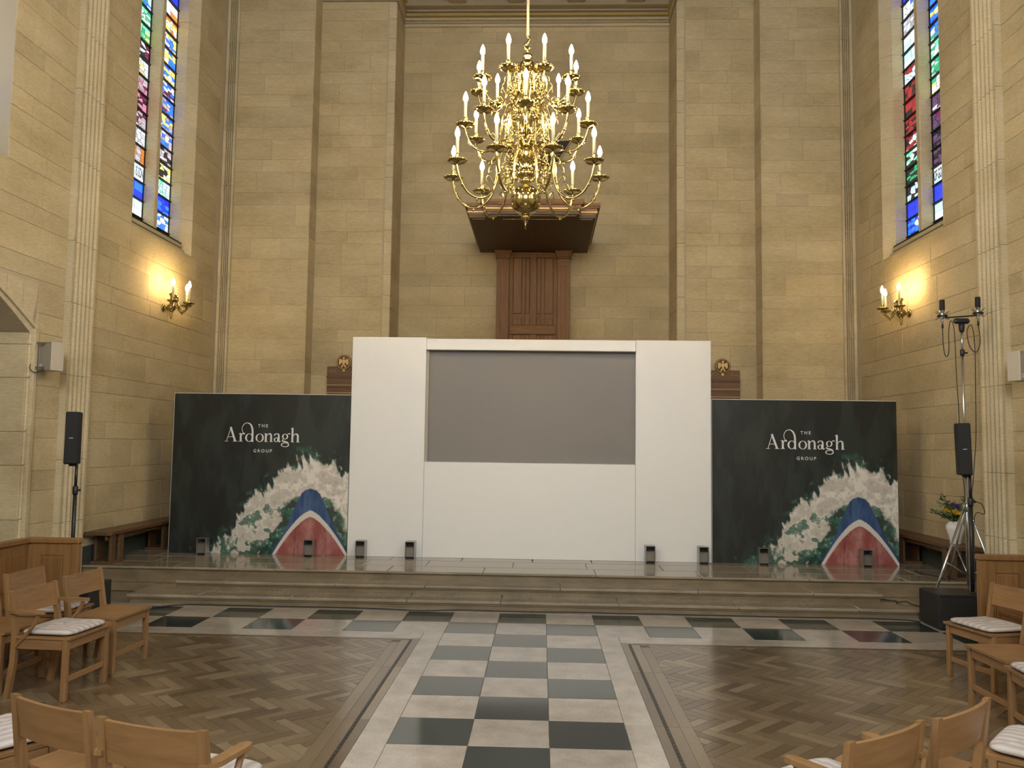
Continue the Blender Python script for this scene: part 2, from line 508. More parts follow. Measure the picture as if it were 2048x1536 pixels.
    # fluted pilaster between the bays and reeded corner strip
    drums(w, (lambda u, d: (s*(W-d+.03), 9.0+u)), .5, 5, .10, 0.0, ZCEIL)
    drums(w, (lambda u, d: (s*(W-.2+u), Y1+.03-d)), .2, 4, .07, 2.0, ZCEIL, 'corner_stone')
    # splayed window surround stones
    z = SILL
    for yo, yi in ((WY0, WY0+.14), (WY1, WY1-.14)):
        z = SILL; k = 0
        while z < WTOP:
            h = min((.7, .56)[k % 2], WTOP-z); k += 1
            v = []
            for zz in (z+.0015, z+h-.0015):
                v += [(s*W, yo, zz), (s*(W+.13), yi, zz), (s*(W+.34), yi, zz), (s*(W+.34), yo, zz)]
            MB().add(v, [(0, 1, 5, 4), (1, 2, 6, 5), (2, 3, 7, 6), (3, 0, 4, 7), (3, 2, 1, 0), (4, 5, 6, 7)]).build('splay_stone', M_TRIMST, w)
            z += h

rw = prop(MB().box(-W-1.1, W+1.1, YREAR-.4, YREAR, 0, ZCEIL+.4).build('wall_rear', M_TRIMST), 'limestone wall at the rear of the nave', 'wall', None, 'structure')
# --- aisles beyond the arched openings
for s, nm in ((-1, 'left'), (1, 'right')):
    a = prop(MB().box(s*(W+2.6), s*(W+2.9), YREAR-3, Y3, 0, 4.2).build('wall_aisle_'+nm, M_TRIMST), 'outer wall of the %s aisle seen through the arch' % nm, 'wall', None, 'structure')
    MB().box(s*(W+.9), s*(W+2.9), YREAR-3, Y3, 4.2, 4.4).build('aisle_ceiling', M_TRIMST, a)
    MB().box(s*(W+.9), s*(W+2.9), YREAR-3, Y3, -.2, 0).build('aisle_floor', M_PALE, a)
    MB().box(s*(W+.9), s*(W+2.9), 9.2, 9.4, 0, 4.2).build('aisle_end', M_TRIMST, a)
# --- skirting of dark marble along the platform
for s, nm, ln in ((-1, 'baseboard_left', 'dark green marble skirting under the left bench'), (1, 'baseboard_right', 'dark green marble skirting under the right bench')):
    b = prop(MB().box(s*(W-.03), s*(W+.02), 9.56, Y1+.02, ZP, ZP+.20, .006).build(nm, M_BASE), ln, 'baseboard', None, 'structure')
    MB().box(s*(W-.02), s*(W+.02), 9.56, Y1+.02, ZP+.20, ZP+.30, .012).build('stone_moulding', M_TRIMST, b)

# ------------------------------------------------------------ windows
def cells(wd, ht, nx, ny, pal, rg, gap=.006, skew=.35):
    """leaded panel: jittered grid of small panes with a colour each"""
    gx = [[(i/nx + (rg.uniform(-skew, skew)/nx if 0 < i < nx else 0))*wd for i in range(nx+1)] for _ in range(ny+1)]
    gz = [[(j/ny + (rg.uniform(-skew, skew)/ny if 0 < j < ny else 0))*ht for j in range(ny+1)] for _ in range(nx+1)]
    m = MB(); cols = []
    for j in range(ny):
        for i in range(nx):
            P = [Vector((gx[j][i], 0, gz[i][j])), Vector((gx[j][i+1], 0, gz[i+1][j])), Vector((gx[j+1][i+1], 0, gz[i+1][j+1])), Vector((gx[j+1][i], 0, gz[i][j+1]))]
            c = sum(P, Vector())/4
            P = [p+(c-p).normalized()*gap for p in P]
            m.add([tuple(p) for p in P], [(0, 1, 2, 3)])
            b = rg.choice(pal); k = rg.uniform(.75, 1.15); cols.append(tuple(q*k for q in b))
    return m, cols

BLU = (.008, .02, .42); BL2 = (.015, .09, .62); PWH = (.25, .35, .39); WHT = (.34, .37, .39); GRN = (.02, .20, .09); GR2 = (.10, .45, .25)
MAR = (.06, .008, .03); PNK = (.28, .09, .14); YEL = (.45, .40, .10); ORA = (.30, .10, .02); DRK = (.008, .007, .010); RED = (.14, .012, .012); VIO = (.05, .025, .06); LIL = (.22, .19, .21)
PAL = {'CC': [[(.86, .93, 1.0), (.94, .97, 1.0)]],
 'LL': [[PWH, WHT], [BLU, BL2], [PWH, WHT], [WHT, ORA, LIL], [WHT, PWH, LIL], [LIL, WHT, MAR], [MAR, PNK, DRK], [MAR, PNK, LIL], [YEL, LIL, WHT], [DRK, WHT, MAR], [GRN, GR2, YEL], [GRN, GR2, WHT], [BL2, GRN, PWH], [BL2, BL2, BLU], [BL2, WHT, ORA], [BLU, WHT], [BLU], [BLU]],
 'LR': [[BL2, WHT, WHT], [BLU, BLU, BL2], [GR2, PWH, WHT], [YEL, DRK, WHT], [LIL, WHT, DRK], [LIL, WHT, BL2], [BL2, YEL, LIL], [BL2, MAR, LIL], [BL2, WHT, MAR], [BL2, YEL, WHT], [WHT, BL2, YEL], [YEL, WHT, BL2], [ORA, YEL, WHT], [WHT, ORA], [BLU, BLU], [BLU], [BLU], [BLU]],
 'RR': [[PWH, WHT], [BLU, BL2], [PWH, WHT], [DRK, VIO, DRK], [VIO, VIO, DRK], [VIO, VIO, MAR], [WHT, VIO, VIO], [YEL, WHT, GRN], [GRN, GRN, PWH], [GRN, WHT, GR2], [WHT, BL2, GRN], [BL2, BLU, YEL], [BL2, BLU], [BL2, WHT], [WHT, BL2], [BLU], [BLU], [BLU]],
 'RL': [[BL2, WHT, BLU], [BLU, BLU], [DRK, PWH, DRK], [DRK, DRK, GRN], [WHT, DRK, GR2], [RED, DRK, WHT], [RED, RED, DRK], [RED, DRK], [RED, RED, DRK], [WHT, RED, PWH], [PWH, WHT], [WHT, PWH], [WHT, PWH, LIL], [WHT, WHT, BL2], [BLU, BLU], [BLU], [BLU], [BLU]],
}
ROWH = .25
def window(s, num, label, y0, y1, keys, seed, mat=None):
    rg = random.Random(seed)
    root = empty('window_%d' % num, (s*W, (y0+y1)/2, SILL), 0, label, 'window'); root['kind'] = 'structure'
    cy = (y0+y1)/2
    xg = s*.30     # glass plane behind the wall face
    hw = (y1-y0)/2
    # stone sill: sloping apron and grooved shelf
    q = MB()
    prof = [(0, 0), (s*.10, .075), (s*.34, .08), (s*.34, -.02), (0, -.02)]
    q.add([(x, -hw+.002, z) for x, z in prof]+[(x, hw-.002, z) for x, z in prof],
          [(i, (i+1) % 5, 5+(i+1) % 5, 5+i) for i in range(5)]+[(4, 3, 2, 1, 0), (5, 6, 7, 8, 9)])
    q.build('window_sill', M_TRIMST, root)
    for k in range(3):
        MB().box(s*(.045+.02*k), s*.34, -hw+.05+.03*k, hw-.05-.03*k, .085+.08*k, .145+.08*k, .010).build('sill_ledge', M_ROD, root)
    MB().box(s*.10, s*.30, -hw+.12, hw-.12, .082, .33, 0).build('sill_vent', M_LEAD, root)
    # mullion and frame
    MB().box(s*.13, s*.36, -.055, .055, .24, WTOP-SILL, .012).build('mullion', M_TRIMST, root)
    fr = MB()
    for ya, yb in ((-hw+.14, -.055), (.055, hw-.14)):
        fr.box(xg-.012, xg+.012, ya, ya+.015, .43, WTOP-SILL); fr.box(xg-.012, xg+.012, yb-.015, yb, .43, WTOP-SILL)
        fr.box(xg-.012, xg+.012, ya, yb, .43, .45)
    fr.build('lead_frame', M_LEAD, root)
    MB().box(xg+s*.03, xg+s*.05, -hw+.1, hw-.1, .2, WTOP-SILL, 0).build('lead_backing', M_LEAD, root)
    nrow = int((WTOP-SILL-.45)/ROWH)+1
    for (ya, yb), key in zip(((-hw+.155, -.07), (.07, hw-.155)), keys):
        wd_ = yb-ya
        for r in range(nrow):
            z0 = .45+r*ROWH; h = min(ROWH, WTOP-SILL-z0)
            if h < .05: continue
            pal = PAL[key][min(r, len(PAL[key])-1)]
            plainrow = len(pal) <= 2
            if mat and r % 2: continue
            if mat: h = min(2*ROWH, WTOP-SILL-z0)
            mm, cols = cells(wd_, h-.022, 2 if mat else 3 if plainrow else 6, 2 if plainrow else 5, pal, rg, .004 if plainrow else .0055, .08 if plainrow else .36)
            me = mm.mesh('glass_panel', mat or M_GLASS)
            at = me.color_attributes.new('col', 'FLOAT_COLOR', 'POINT')
            for i, c in enumerate(cols):
                for k in range(4): at.data[4*i+k].color = (*c, 1)
            if s < 0:   # local x -> +y, facing +x
                link('glass_panel', me, root, (xg, ya, z0+.011), PI/2)
            else:
                link('glass_panel', me, root, (xg, yb, z0+.011), -PI/2)
            MB().box(xg-s*.035, xg-s*.005, ya, yb, z0-.009, z0+.009, .003).build('saddle_bar', M_LEAD, root)
    return root
WL = window(-1, 1, 'tall two-light stained glass window in the left wall above the sconce', WY0, WY1, ('LL', 'LR'), 5)
WR = window(1, 2, 'tall two-light stained glass window in the right wall above the sconce', WY0, WY1, ('RR', 'RL'), 6)
WN = window(-1, 3, 'stained glass window cut off by the left edge of the photo', 6.07, 7.90, ('LR', 'LL'), 8)
WM = window(1, 4, 'stained glass window of the right nave wall beyond the frame', 6.07, 7.90, ('RL', 'RR'), 9)
for k_, (a_, b_) in enumerate(WINS[:2]):
    for s_, n_ in ((-1, 'left'), (1, 'right')):
        window(s_, 5+2*k_+(s_ > 0), 'clear leaded nave window in the %s wall, %s from the rear' % (n_, ('first', 'second')[k_]), a_, b_, ('CC', 'CC'), 20+k_, M_CLEAR)

rr = empty('window_9', (0, YREAR, 4.4), 0, 'unseen clear window added high in the rear wall to light the set', 'window'); rr['kind'] = 'structure'  # glowing window added behind the camera to light the set from the front
MB().box(-1.75, 1.75, 0, .03, -.1, 4.3, .0).build('lead_backing', M_LEAD, rr)
for i_ in range(4):
    MB().box(-1.78+1.17*i_-.06, -1.78+1.17*i_+.06, .0, .16, -.1, 4.3, .012).build('mullion', M_TRIMST, rr)
for z_ in (-.16, 4.24): MB().box(-1.85, 1.85, 0, .18, z_, z_+.12, .012).build('window_sill', M_TRIMST, rr)
for i_ in range(3):
    for j_ in range(7):
        mm, cols = cells(1.03, .56, 2, 2, [(.86, .93, 1.0), (.94, .97, 1.0)], random.Random(i_*9+j_), .005, .05)
        me = mm.mesh('glass_panel', M_REAR); at_ = me.color_attributes.new('col', 'FLOAT_COLOR', 'POINT')
        for q_, c_ in enumerate(cols):
            for k_ in range(4): at_.data[4*q_+k_].color = (*c_, 1)
        link('glass_panel', me, rr, (-1.78+1.17*i_+1.10, .05, .6*j_), PI)
# lettering on the pale glass strips
def win_text(root, s, txt, y, z):
    c = bpy.data.curves.new('glass_lettering', 'FONT'); c.body = txt; c.size = .15; c.align_x = 'CENTER'; c.offset = .004
    o = bpy.data.objects.new('glass_lettering', c); COL.objects.link(o); bpy.context.view_layer.update()
    me = bpy.data.meshes.new_from_object(o.evaluated_get(bpy.context.evaluated_depsgraph_get())); bpy.data.objects.remove(o)
    me.name = 'glass_lettering'; me.materials.clear(); me.materials.append(M_LETTER)
    q = link('glass_lettering', me, root, (s*.296, y, z)); q.rotation_euler = (PI/2, 0, PI/2 if s < 0 else -PI/2); q.scale = (.47, 1.3, 1)
M_LETTER = plain('painted_lettering', (.05, .07, .10), .6)
win_text(WL, -1, 'IS SON', -.19, .45+2*ROWH+.07)
win_text(WR, 1, 'OF GO', -.19, .45+2*ROWH+.07)
# ------------------------------------------------------------ cornice and coffered ceiling
m = MB(); 
tc = prop(MB().box(-E2B, E2B, Y3-.05, Y3+.02, ZC-.03, ZC+.02, .006).build('trim_1', M_TRIMST), 'moulded cornice along the top of the central niche', 'cornice', None, 'structure')
for i, (pz, ph, pd, mt) in enumerate(((ZC+.02, .045, .03, M_CEIL), (ZC+.065, .03, .075, M_TRIMST), (ZC+.095, .028, .055, M_CEIL), (ZC+.123, .042, .11, M_GILT), (ZC+.165, .03, .08, M_CEIL), (ZC+.195, .035, .13, M_CEIL))):
    MB().box(-E2B+.001, E2B-.001, Y3-.04-pd, Y3+.02, pz, pz+ph, .008).build('moulding', mt, tc)
    for s in (-1, 1):
        a, b = sorted((s*(E2B-pd*.45), s*(E2B+.01)))
        MB().box(a, b, Y2+.0, Y3-.04-pd, pz, pz+ph, .006).build('moulding', mt, tc)
        a, b = sorted((s*(E2B-pd*.3), s*(E1-.002)))
        MB().box(a, b, Y2-pd*.8-.02, Y2+.02, pz, pz+ph, .006).build('moulding', mt, tc)
ce = prop(MB().box(-W-.5, W+.5, YREAR, Y3+.5, ZCEIL+.34, ZCEIL+.6).build('ceiling', M_COFF), 'coffered ceiling with brown beams and green panels', 'ceiling', None, 'structure')
yb = Y3-.28; pitch = 1.055
for k in range(18):
    MB().box(-W, W, yb-k*pitch, yb-k*pitch+.30, ZCEIL, ZCEIL+.34, .02).build('beam', M_CEIL, ce)
    MB().box(-W, W, yb-k*pitch-.03, yb-k*pitch+.33, ZCEIL+.13, ZCEIL+.18, .015).build('beam_moulding', M_CEIL, ce)
for k in range(-5, 5):
    xc = -.505+1.055*k
    MB().box(xc+.0, xc+.31, YREAR, Y3-.3, ZCEIL+.002, ZCEIL+.33, .02).build('rib', M_CEIL, ce)
    MB().box(xc-.03, xc+.34, YREAR, Y3-.3, ZCEIL+.132, ZCEIL+.178, .015).build('rib_moulding', M_CEIL, ce)
MB().box(-E2B-.2, E2B+.2, Y3-.3, Y3+.3, ZCEIL-.03, ZCEIL+.3).build('wall_plate', M_CEIL, ce)

# ------------------------------------------------------------ floor, tiles and parquet
fl = prop(MB().box(-W-1.1, W+1.1, YREAR, Y3+.5, -.2, -.006).build('floor', M_JOINT), 'stone and slate chequered floor with oak parquet fields', 'floor', None, 'structure')
S = .4767; YT = 8.749
TILE = {}
def tile(name, x0, x1, y0, y1, mat):
    k = (round(x1-x0, 3), round(y1-y0, 3), mat.name)
    if k not in TILE:
        a, b = (x1-x0)/2-.0012, (y1-y0)/2-.0012
        TILE[k] = MB().box(-a, a, -b, b, -.006, 0, .0015).mesh(name, mat)
    o = link(name, TILE[k], fl, ((x0+x1)/2, (y0+y1)/2, random.uniform(-.0004, .0004)))
    return o
for r in range(2):
    for c in range(-10, 11):
        x0 = max((c-.5)*S, -W); x1 = min((c+.5)*S, W)
        if x1-x0 < .05: continue
        tile('slate_tile' if (r+c) % 2 == 0 else 'stone_tile', x0, x1, YT-(r+1)*S, YT-r*S, M_SLATE if (r+c) % 2 == 0 else M_PALE)
for r in range(2, 16):
    for c in (-1, 0, 1):
        tile('slate_tile' if (r+c) % 2 == 0 else 'stone_tile', (c-.5)*S, (c+.5)*S, YT-(r+1)*S, YT-r*S, M_SLATE if (r+c) % 2 == 0 else M_PALE)
# pale borders
x = -W; rg = random.Random(4)
while x < W-.01:
    w_ = min(rg.choice((.9, 1.1, 1.3)), W-x); w_ = W-x if W-x-w_ < .3 else w_
    tile('border_slab', x, x+w_, YT, 8.90, M_PALE); x += w_
XW = .90; YB = YT-2*S; YW = 7.56
for s in (-1, 1):
    x = 1.5*S; k = 0
    y = YB; k = 0
    while y > 1.6:
        h = (.62, .48, .7)[k % 3]; k += 1
        a, b = sorted((s*1.5*S, s*XW)); tile('border_slab', a, b, y-h, y, M_PALE); y -= h
    x = XW
    while x < W-.01:
        w_ = min(1.15, W-x); w_ = W-x if W-x-w_ < .3 else w_
        a, b = sorted((s*x, s*(x+w_))); tile('border_slab', a, b, YW, YB, M_PALE); x += w_

def clip(poly, x0, x1, y0, y1):
    for ax, v, sg in ((0, x0, 1), (0, x1, -1), (1, y0, 1), (1, y1, -1)):
        out = []
        for i in range(len(poly)):
            p, q = poly[i], poly[(i+1) % len(poly)]
            dp, dq = sg*(p[ax]-v), sg*(q[ax]-v)
            if dp >= 0: out.append(p)
            if (dp >= 0) != (dq >= 0):
                t = dp/(dp-dq); out.append((p[0]+(q[0]-p[0])*t, p[1]+(q[1]-p[1])*t))
        poly = out
        if len(poly) < 3: return []
    return poly
def area(p): return abs(sum(p[i][0]*p[(i+1) % len(p)][1]-p[(i+1) % len(p)][0]*p[i][1] for i in range(len(p))))/2

PL, PW = .30, .075
for s, ln in ((-1, 'oak herringbone parquet field to the left of the aisle'), (1, 'oak herringbone parquet field to the right of the aisle')):
    X0, X1 = sorted((s*XW, s*W)); Yb = 1.6
    pf = prop(MB().box(X0, X1, Yb, YW, -.0055, -.003).build('parquet_floor', M_JOINT), ln, 'floor', None, 'structure')
    def plank(name, a, b, y0, y1, mat=M_PARQ, n=None):
        a, b = sorted((s*a, s*b)); return MB().box(a+.0008, b-.0008, y0+.0008, y1-.0008, -.004, 0, .001).build(name, mat, pf)
    # outer plank, black dashed inlay, inner planks
    y = Yb; 
    while y < YW-.01:
        l = min(1.25, YW-y); l = YW-y if YW-y-l < .3 else l
        plank('border_plank', XW, XW+.062, y, y+l)
        plank('border_plank', XW+.085, XW+.16, y, y+l if y+l < YW else YW-.085)
        plank('border_plank', XW+.16, XW+.24, y, y+l if y+l < YW else YW-.16); y += l
    x = XW+.062
    while x < W-.01:
        l = min(1.25, W-x); plank('border_plank', x, x+l, YW-.04, YW)
        x += l
    x = XW+.085
    while x < W-.01:
        l = min(1.25, W-x); plank('border_plank', x, x+l, YW-.085, YW-.055); x += l
    inl = MB()
    for k in range(int((YW-.05-Yb)/.055)):
        y = Yb+k*.055; a, b = sorted((s*(XW+.064), s*(XW+.083))); inl.box(a, b, y+.002, y+.053, -.004, .0003)
    for k in range(int((W-XW-.09)/.055)):
        x = XW+.085+k*.055; a, b = sorted((s*x, s*(x+.051))); inl.box(a, b, YW-.054, YW-.042, -.004, .0003)
    o = inl.build('black_inlay_strip', M_BLACK_INLAY, pf); o['kind'] = 'stuff'
    hx0, hx1 = sorted((s*(XW+.24), s*W)); hy1 = YW-.085
    polys = []
    c45 = math.sqrt(.5); n = PL/PW
    for k in range(-160, 160):
        for mm in range(-14, 15):
            for kind in (0, 1):
                if kind == 0: r4 = (k*PW, k*PW+PL, k*PW+2*PL*mm, k*PW+2*PL*mm+PW)
                else: r4 = ((k-1)*PW, k*PW, k*PW+2*PL*mm, k*PW+2*PL*mm+PL)
                cx, cy = (r4[0]+r4[1])/2, (r4[2]+r4[3])/2
                px, py = c45*(cx+cy), c45*(cy-cx)+4
                if px < hx0-.2 or px > hx1+.2 or py < Yb-.2 or py > hy1+.2: continue
                g = .0016
                P = [(r4[0]+g, r4[2]+g), (r4[1]-g, r4[2]+g), (r4[1]-g, r4[3]-g), (r4[0]+g, r4[3]-g)]
                P = [(c45*(a+b), c45*(b-a)+4) for a, b in P]
                P = clip(P, hx0, hx1, Yb, hy1)
                if len(P) >= 3 and area(P) > .0004: polys.append((px, py, P))
    def vis(p):
        d = Vector((p[0], p[1], 0))-CAM; zz = d.dot(fw)
        if zz < 1: return 1e9
        u_, v_ = 1024+F_PX*d.dot(rt2)/zz, 768-F_PX*d.dot(up2)/zz
        return d.length if -20 < u_ < 2068 and v_ < 1550 else 1e6+d.length
    polys.sort(key=vis)
    st = MB()
    for i, (px, py, P) in enumerate(polys):
        dz = random.uniform(-.0003, .0003)
        if i < 300:
            b = MB().vprism([(x-px, y-py) for x, y in P], -.004, dz).build('parquet_block', M_PARQ, pf, (px, py, 0))
        else: st.vprism(P, -.004, dz)
    o = st.build('parquet_field', M_PARQ, pf); o['kind'] = 'stuff'

# ------------------------------------------------------------ steps and platform
def slabs(parent, x0, x1, y0, y1, z0, z1, seed, name='tread_slab', lens=(1.0, 1.25, 1.5)):
    rg = random.Random(seed); x = x0; first = True
    while x < x1-.01:
        w_ = rg.choice(lens)*(rg.uniform(.5, 1) if first else 1); first = False
        if x1-x-w_ < .35: w_ = x1-x
        w_ = min(w_, x1-x)
        MB().box(x+.001, x+w_-.001, y0+.001, y1-.001, z0, z1, .009).build(name, M_STEP, parent); x += w_
def step(name, label, hx, yf, yb_, z0, z1, seed):
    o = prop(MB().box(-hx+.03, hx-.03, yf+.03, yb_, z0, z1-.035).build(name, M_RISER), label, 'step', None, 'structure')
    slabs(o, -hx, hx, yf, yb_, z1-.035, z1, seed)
    MB().box(-hx+.015, hx-.015, yf+.018, yf+.03, z1-.052, z1-.035, .004).build('nosing_moulding', M_RISER, o)
step('step_1', 'lowest polished stone step below the set', 4.275, 8.865, 9.60, 0, .095, 1)
step('step_2', 'second polished stone step below the set', 3.895, 9.21, 9.60, .095, .19, 2)
YP = 9.56
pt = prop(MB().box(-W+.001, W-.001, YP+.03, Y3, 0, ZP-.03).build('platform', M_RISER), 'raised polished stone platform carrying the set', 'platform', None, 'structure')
y = YP; k = 0
for dy in (.42, .48, .48, .48, .9, .9, .9):
    if y > 13.2: break
    slabs(pt, -W+.001, W-.001, y, min(y+dy, Y1), ZP-.03, ZP, 50+k, 'paving_slab', (1.1, 1.2, 1.3) if k == 0 else (.75, .9, 1.05)); y += dy; k += 1
for s in (-1, 1):
    for a, b in ((3.92, 4.5), (4.5, W-.001)):
        a, b = sorted((s*a, s*b)); MB().box(a+.001, b-.001, YP+.022, YP+.04, .10, ZP-.032, .003).build('riser_slab', M_RISER, pt)
    for a, b in ((4.29, W-.001),):
        a, b = sorted((s*a, s*b)); MB().box(a+.001, b-.001, YP+.01, YP+.04, 0, .098, .003).build('riser_slab', M_RISER, pt)

# ------------------------------------------------------------ white set wall with screen
YF = 10.75
sw = empty('screen_wall', (.015, YF, ZP), 0, 'white modular set wall with a recessed grey screen on the platform', 'set wall')
x0, x1, sx, zt = -2.345, 2.345, 1.365, 2.85     # local
MB().box(x0, -sx-.002, 0, .12, 0, zt+.012, .003).build('side_panel', M_WHITE, sw)
MB().box(sx+.012, x1, 0, .12, 0, zt, .003).build('side_panel', M_WHITE, sw)
MB().box(-sx, sx+.01, .003, .12, .0, 1.232, .003).build('lower_panel', M_WHITE, sw)
MB().box(-sx+.0, sx+.008, -.012, .12, 2.70, zt-.005, .004).build('header_panel', M_WHITE, sw)
MB().box(-sx, sx+.01, .10, .118, 1.233, 2.699, 0).build('screen', M_SCREEN, sw)
MB().box(-sx-.001, -sx+.03, .055, .1, 1.234, 2.698, 0).build('screen_edge', M_CREAMG, sw)
MB().box(x0+.02, x1-.02, .12, .5, 0, .05, .004).build('back_foot', M_EDGEB, sw)

# ------------------------------------------------------------ printed banners
def vnoise(x, y, seed):
    r = np.random.RandomState(seed); T = r.rand(256, 256)
    xi = np.floor(x).astype(int); yi = np.floor(y).astype(int); fx = x-xi; fy = y-yi
    fx = fx*fx*(3-2*fx); fy = fy*fy*(3-2*fy)
    g = lambda a, b: T[a % 256, b % 256]
    return (g(xi, yi)*(1-fx)+g(xi+1, yi)*fx)*(1-fy)+(g(xi, yi+1)*(1-fx)+g(xi+1, yi+1)*fx)*fy
def fbm(x, y, sc_, seed, o=5):
    v = 0; a = .5; t = 0
    for k in range(o): v = v+a*vnoise(x*sc_, y*sc_, seed+k); t += a; a *= .55; sc_ *= 2.03
    return v/t
def ss(a, b, x): t = np.clip((x-a)/(b-a), 0, 1); return t*t*(3-2*t)
BW, BH = 2.35, 2.088
def lin(c): return np.array([((q/255+.055)/1.055)**2.4 if q/255 > .04045 else q/255/12.92 for q in c])
def picture(nu, nv):
    u, v = np.meshgrid(np.linspace(0, 1, nu), np.linspace(0, 1, nv))     # v down from the top
    X, Y = u*1.125, v
    n1 = fbm(X, Y, 9, 1); n2 = fbm(X, Y, 26, 20); n3 = fbm(X*1.9, Y*.55, 7, 40); n4 = fbm(X, Y, 60, 60, 3)
    mixc = lambda A, B, t: A*(1-t[..., None])+B*t[..., None]
    sea = mixc(lin((30, 33, 30))*np.ones(u.shape+(3,)), lin((46, 54, 50)), ss(.42, .68, n3)*.75)
    # outer rim of the foam (u -> v), foam lies below it
    ru = [0, .20, .23, .31, .372, .375, .404, .451, .525, .578, .645, .705, .80, .873, .94, 1.0]
    rv = [1.2, 1.0, .965, .93, .87, .80, .745, .655, .612, .553, .478, .425, .395, .425, .455, .51]
    rim = np.interp(u, ru, rv)
    spike = (fbm(X-.25*Y, Y*.3+X*.1, 46, 80, 4)-.5)*.17 + (n1-.5)*.09
    d = v-rim-spike
    dens = ss(-.012, .02, d)
    # hull
    hc = .79; top = .588
    hw = np.interp(v, [top, top+.012, .62, .70, .80, .90, 1.0], [0.0, .032, .052, .085, .122, .168, .222])
    left = np.abs(u-(hc+.015*(v-.6)))
    hull = (left < hw) & (v > top)
    # green water showing through the foam near the hull and lower left
    gap = ss(.12, .0, np.abs(left-hw)) * ss(.60, .72, v) * (v > .6)
    hole = ss(.45, .53, n1*.35+n2*.65)*ss(.62, .72, v)*ss(.84, .70, u)
    low = ss(.86, .97, v)*ss(.42, .58, n2)
    gp = ss(.60, .74, gap*.5+(n1*.5+n2*.5)*.9)*(gap > .02)
    dens = dens*(1-.95*gp)*(1-.92*hole)*(1-.85*low)
    fleck = ss(.62, .74, n4*.6+n2*.4)
    green = mixc(lin((16, 52, 42))*np.ones(u.shape+(3,)), lin((62, 110, 92)), ss(.45, .7, n2))
    near = ss(-.10, .03, d)
    sea = mixc(sea, green, near*ss(.4, .55, n2+.15*near))
    foam = mixc(lin((196, 190, 180))*np.ones(u.shape+(3,)), lin((226, 220, 210)), ss(.35, .6, n2))
    foam = mixc(foam, lin((150, 150, 138)), ss(.60, .78, n4)*.5)
    img = mixc(sea, foam, np.clip(dens+fleck*near*.5*(dens < .9), 0, 1))
    # hull colours
    q = left/np.maximum(hw, 1e-3)
    blue = mixc(lin((44, 68, 112))*np.ones(u.shape+(3,)), lin((76, 104, 146)), ss(.35, .7, fbm(X*6, Y, 5, 90))*(1-.5*q))
    red = mixc(lin((146, 78, 74))*np.ones(u.shape+(3,)), lin((184, 136, 128)), ss(.35, .8, fbm(X*2, Y*.8, 9, 91))*.8)
    red = mixc(red, lin((110, 42, 44)), ss(.012, .0, np.abs(n3-.5))*.6)
    wl = .725+(left/.212)**1.5*.275          # white band, curved
    rl = .765+(left/.195)**1.5*.235
    hcol = np.where((v < wl)[..., None], blue, np.where((v < rl)[..., None], lin((214, 208, 200)), red))
    seam = ((np.abs(left-.045*(1+v)) < .0022) & (v > rl))
    hcol = np.where(seam[..., None], hcol*.6, hcol)
    img = np.where(hull[..., None], hcol, img)
    return np.clip(img, 0, 1)
NU, NV = 330, 293
IMG = picture(NU, NV)
vv = [(BW*(i/(NU-1)-.5), 0, BH*(1-j/(NV-1))) for j in range(NV) for i in range(NU)]
ff = [(j*NU+i, (j+1)*NU+i, (j+1)*NU+i+1, j*NU+i+1) for j in range(NV-1) for i in range(NU-1)]
pm = bpy.data.meshes.new('print'); pm.from_pydata(vv, [], ff); pm.materials.append(M_PRINT)
at = pm.color_attributes.new('col', 'FLOAT_COLOR', 'POINT')
rgba = np.ones((NU*NV, 4), dtype=np.float32); rgba[:, :3] = IMG.reshape(-1, 3)
at.data.foreach_set('color', rgba.ravel())

def ribbon(m, pts, wds, n=7, nib=None):
    """flat stroke of varying width in the xz plane"""
    P = catmull([(x, 0, z) for x, z in pts], n) if len(pts) > 2 else [Vector((x, 0, z)) for x, z in pts]
    if len(pts) > 2:
        ws = []
        for i in range(len(P)):
            t = i/n; a = int(min(t, len(wds)-1)); b = min(a+1, len(wds)-1); ws.append(wds[a]+(wds[b]-wds[a])*(t-a))
    else: ws = wds
    v = []
    for i, p in enumerate(P):
        t = (P[min(i+1, len(P)-1)]-P[max(i-1, 0)]).normalized(); nn = Vector((-t.z, 0, t.x))
        v += [tuple(p+nn*ws[i]/2), tuple(p-nn*ws[i]/2)]
    b = [(2*i, 2*i+1, 2*i+3, 2*i+2) for i in range(len(P)-1)]
    m.add(v, b)
def serif(m, x0, x1, z, h=.07):
    m.add([(x0, 0, z), (x1, 0, z), (x1-.04, 0, z+h*.7), (x0+.04, 0, z+h*.7)], [(0, 1, 2, 3)])
def bowl(m, cx, cz, rx, rz, thick, thin, tilt=.12):
    P = []; n = 28; v = []
    for k in range(n):
        a = 2*PI*k/n; o = (cx+rx*math.cos(a), cz+rz*math.sin(a))
        ii = (cx+(rx-thick)*math.cos(a)+tilt*.0, cz+(rz-thin)*math.sin(a)+tilt*(rx-thick)*math.cos(a)*.35)
        v += [(o[0], 0, o[1]), (ii[0], 0, ii[1])]
    m.add(v, [(2*k, (2*k+2) % (2*n), (2*k+3) % (2*n), 2*k+1) for k in range(n)])
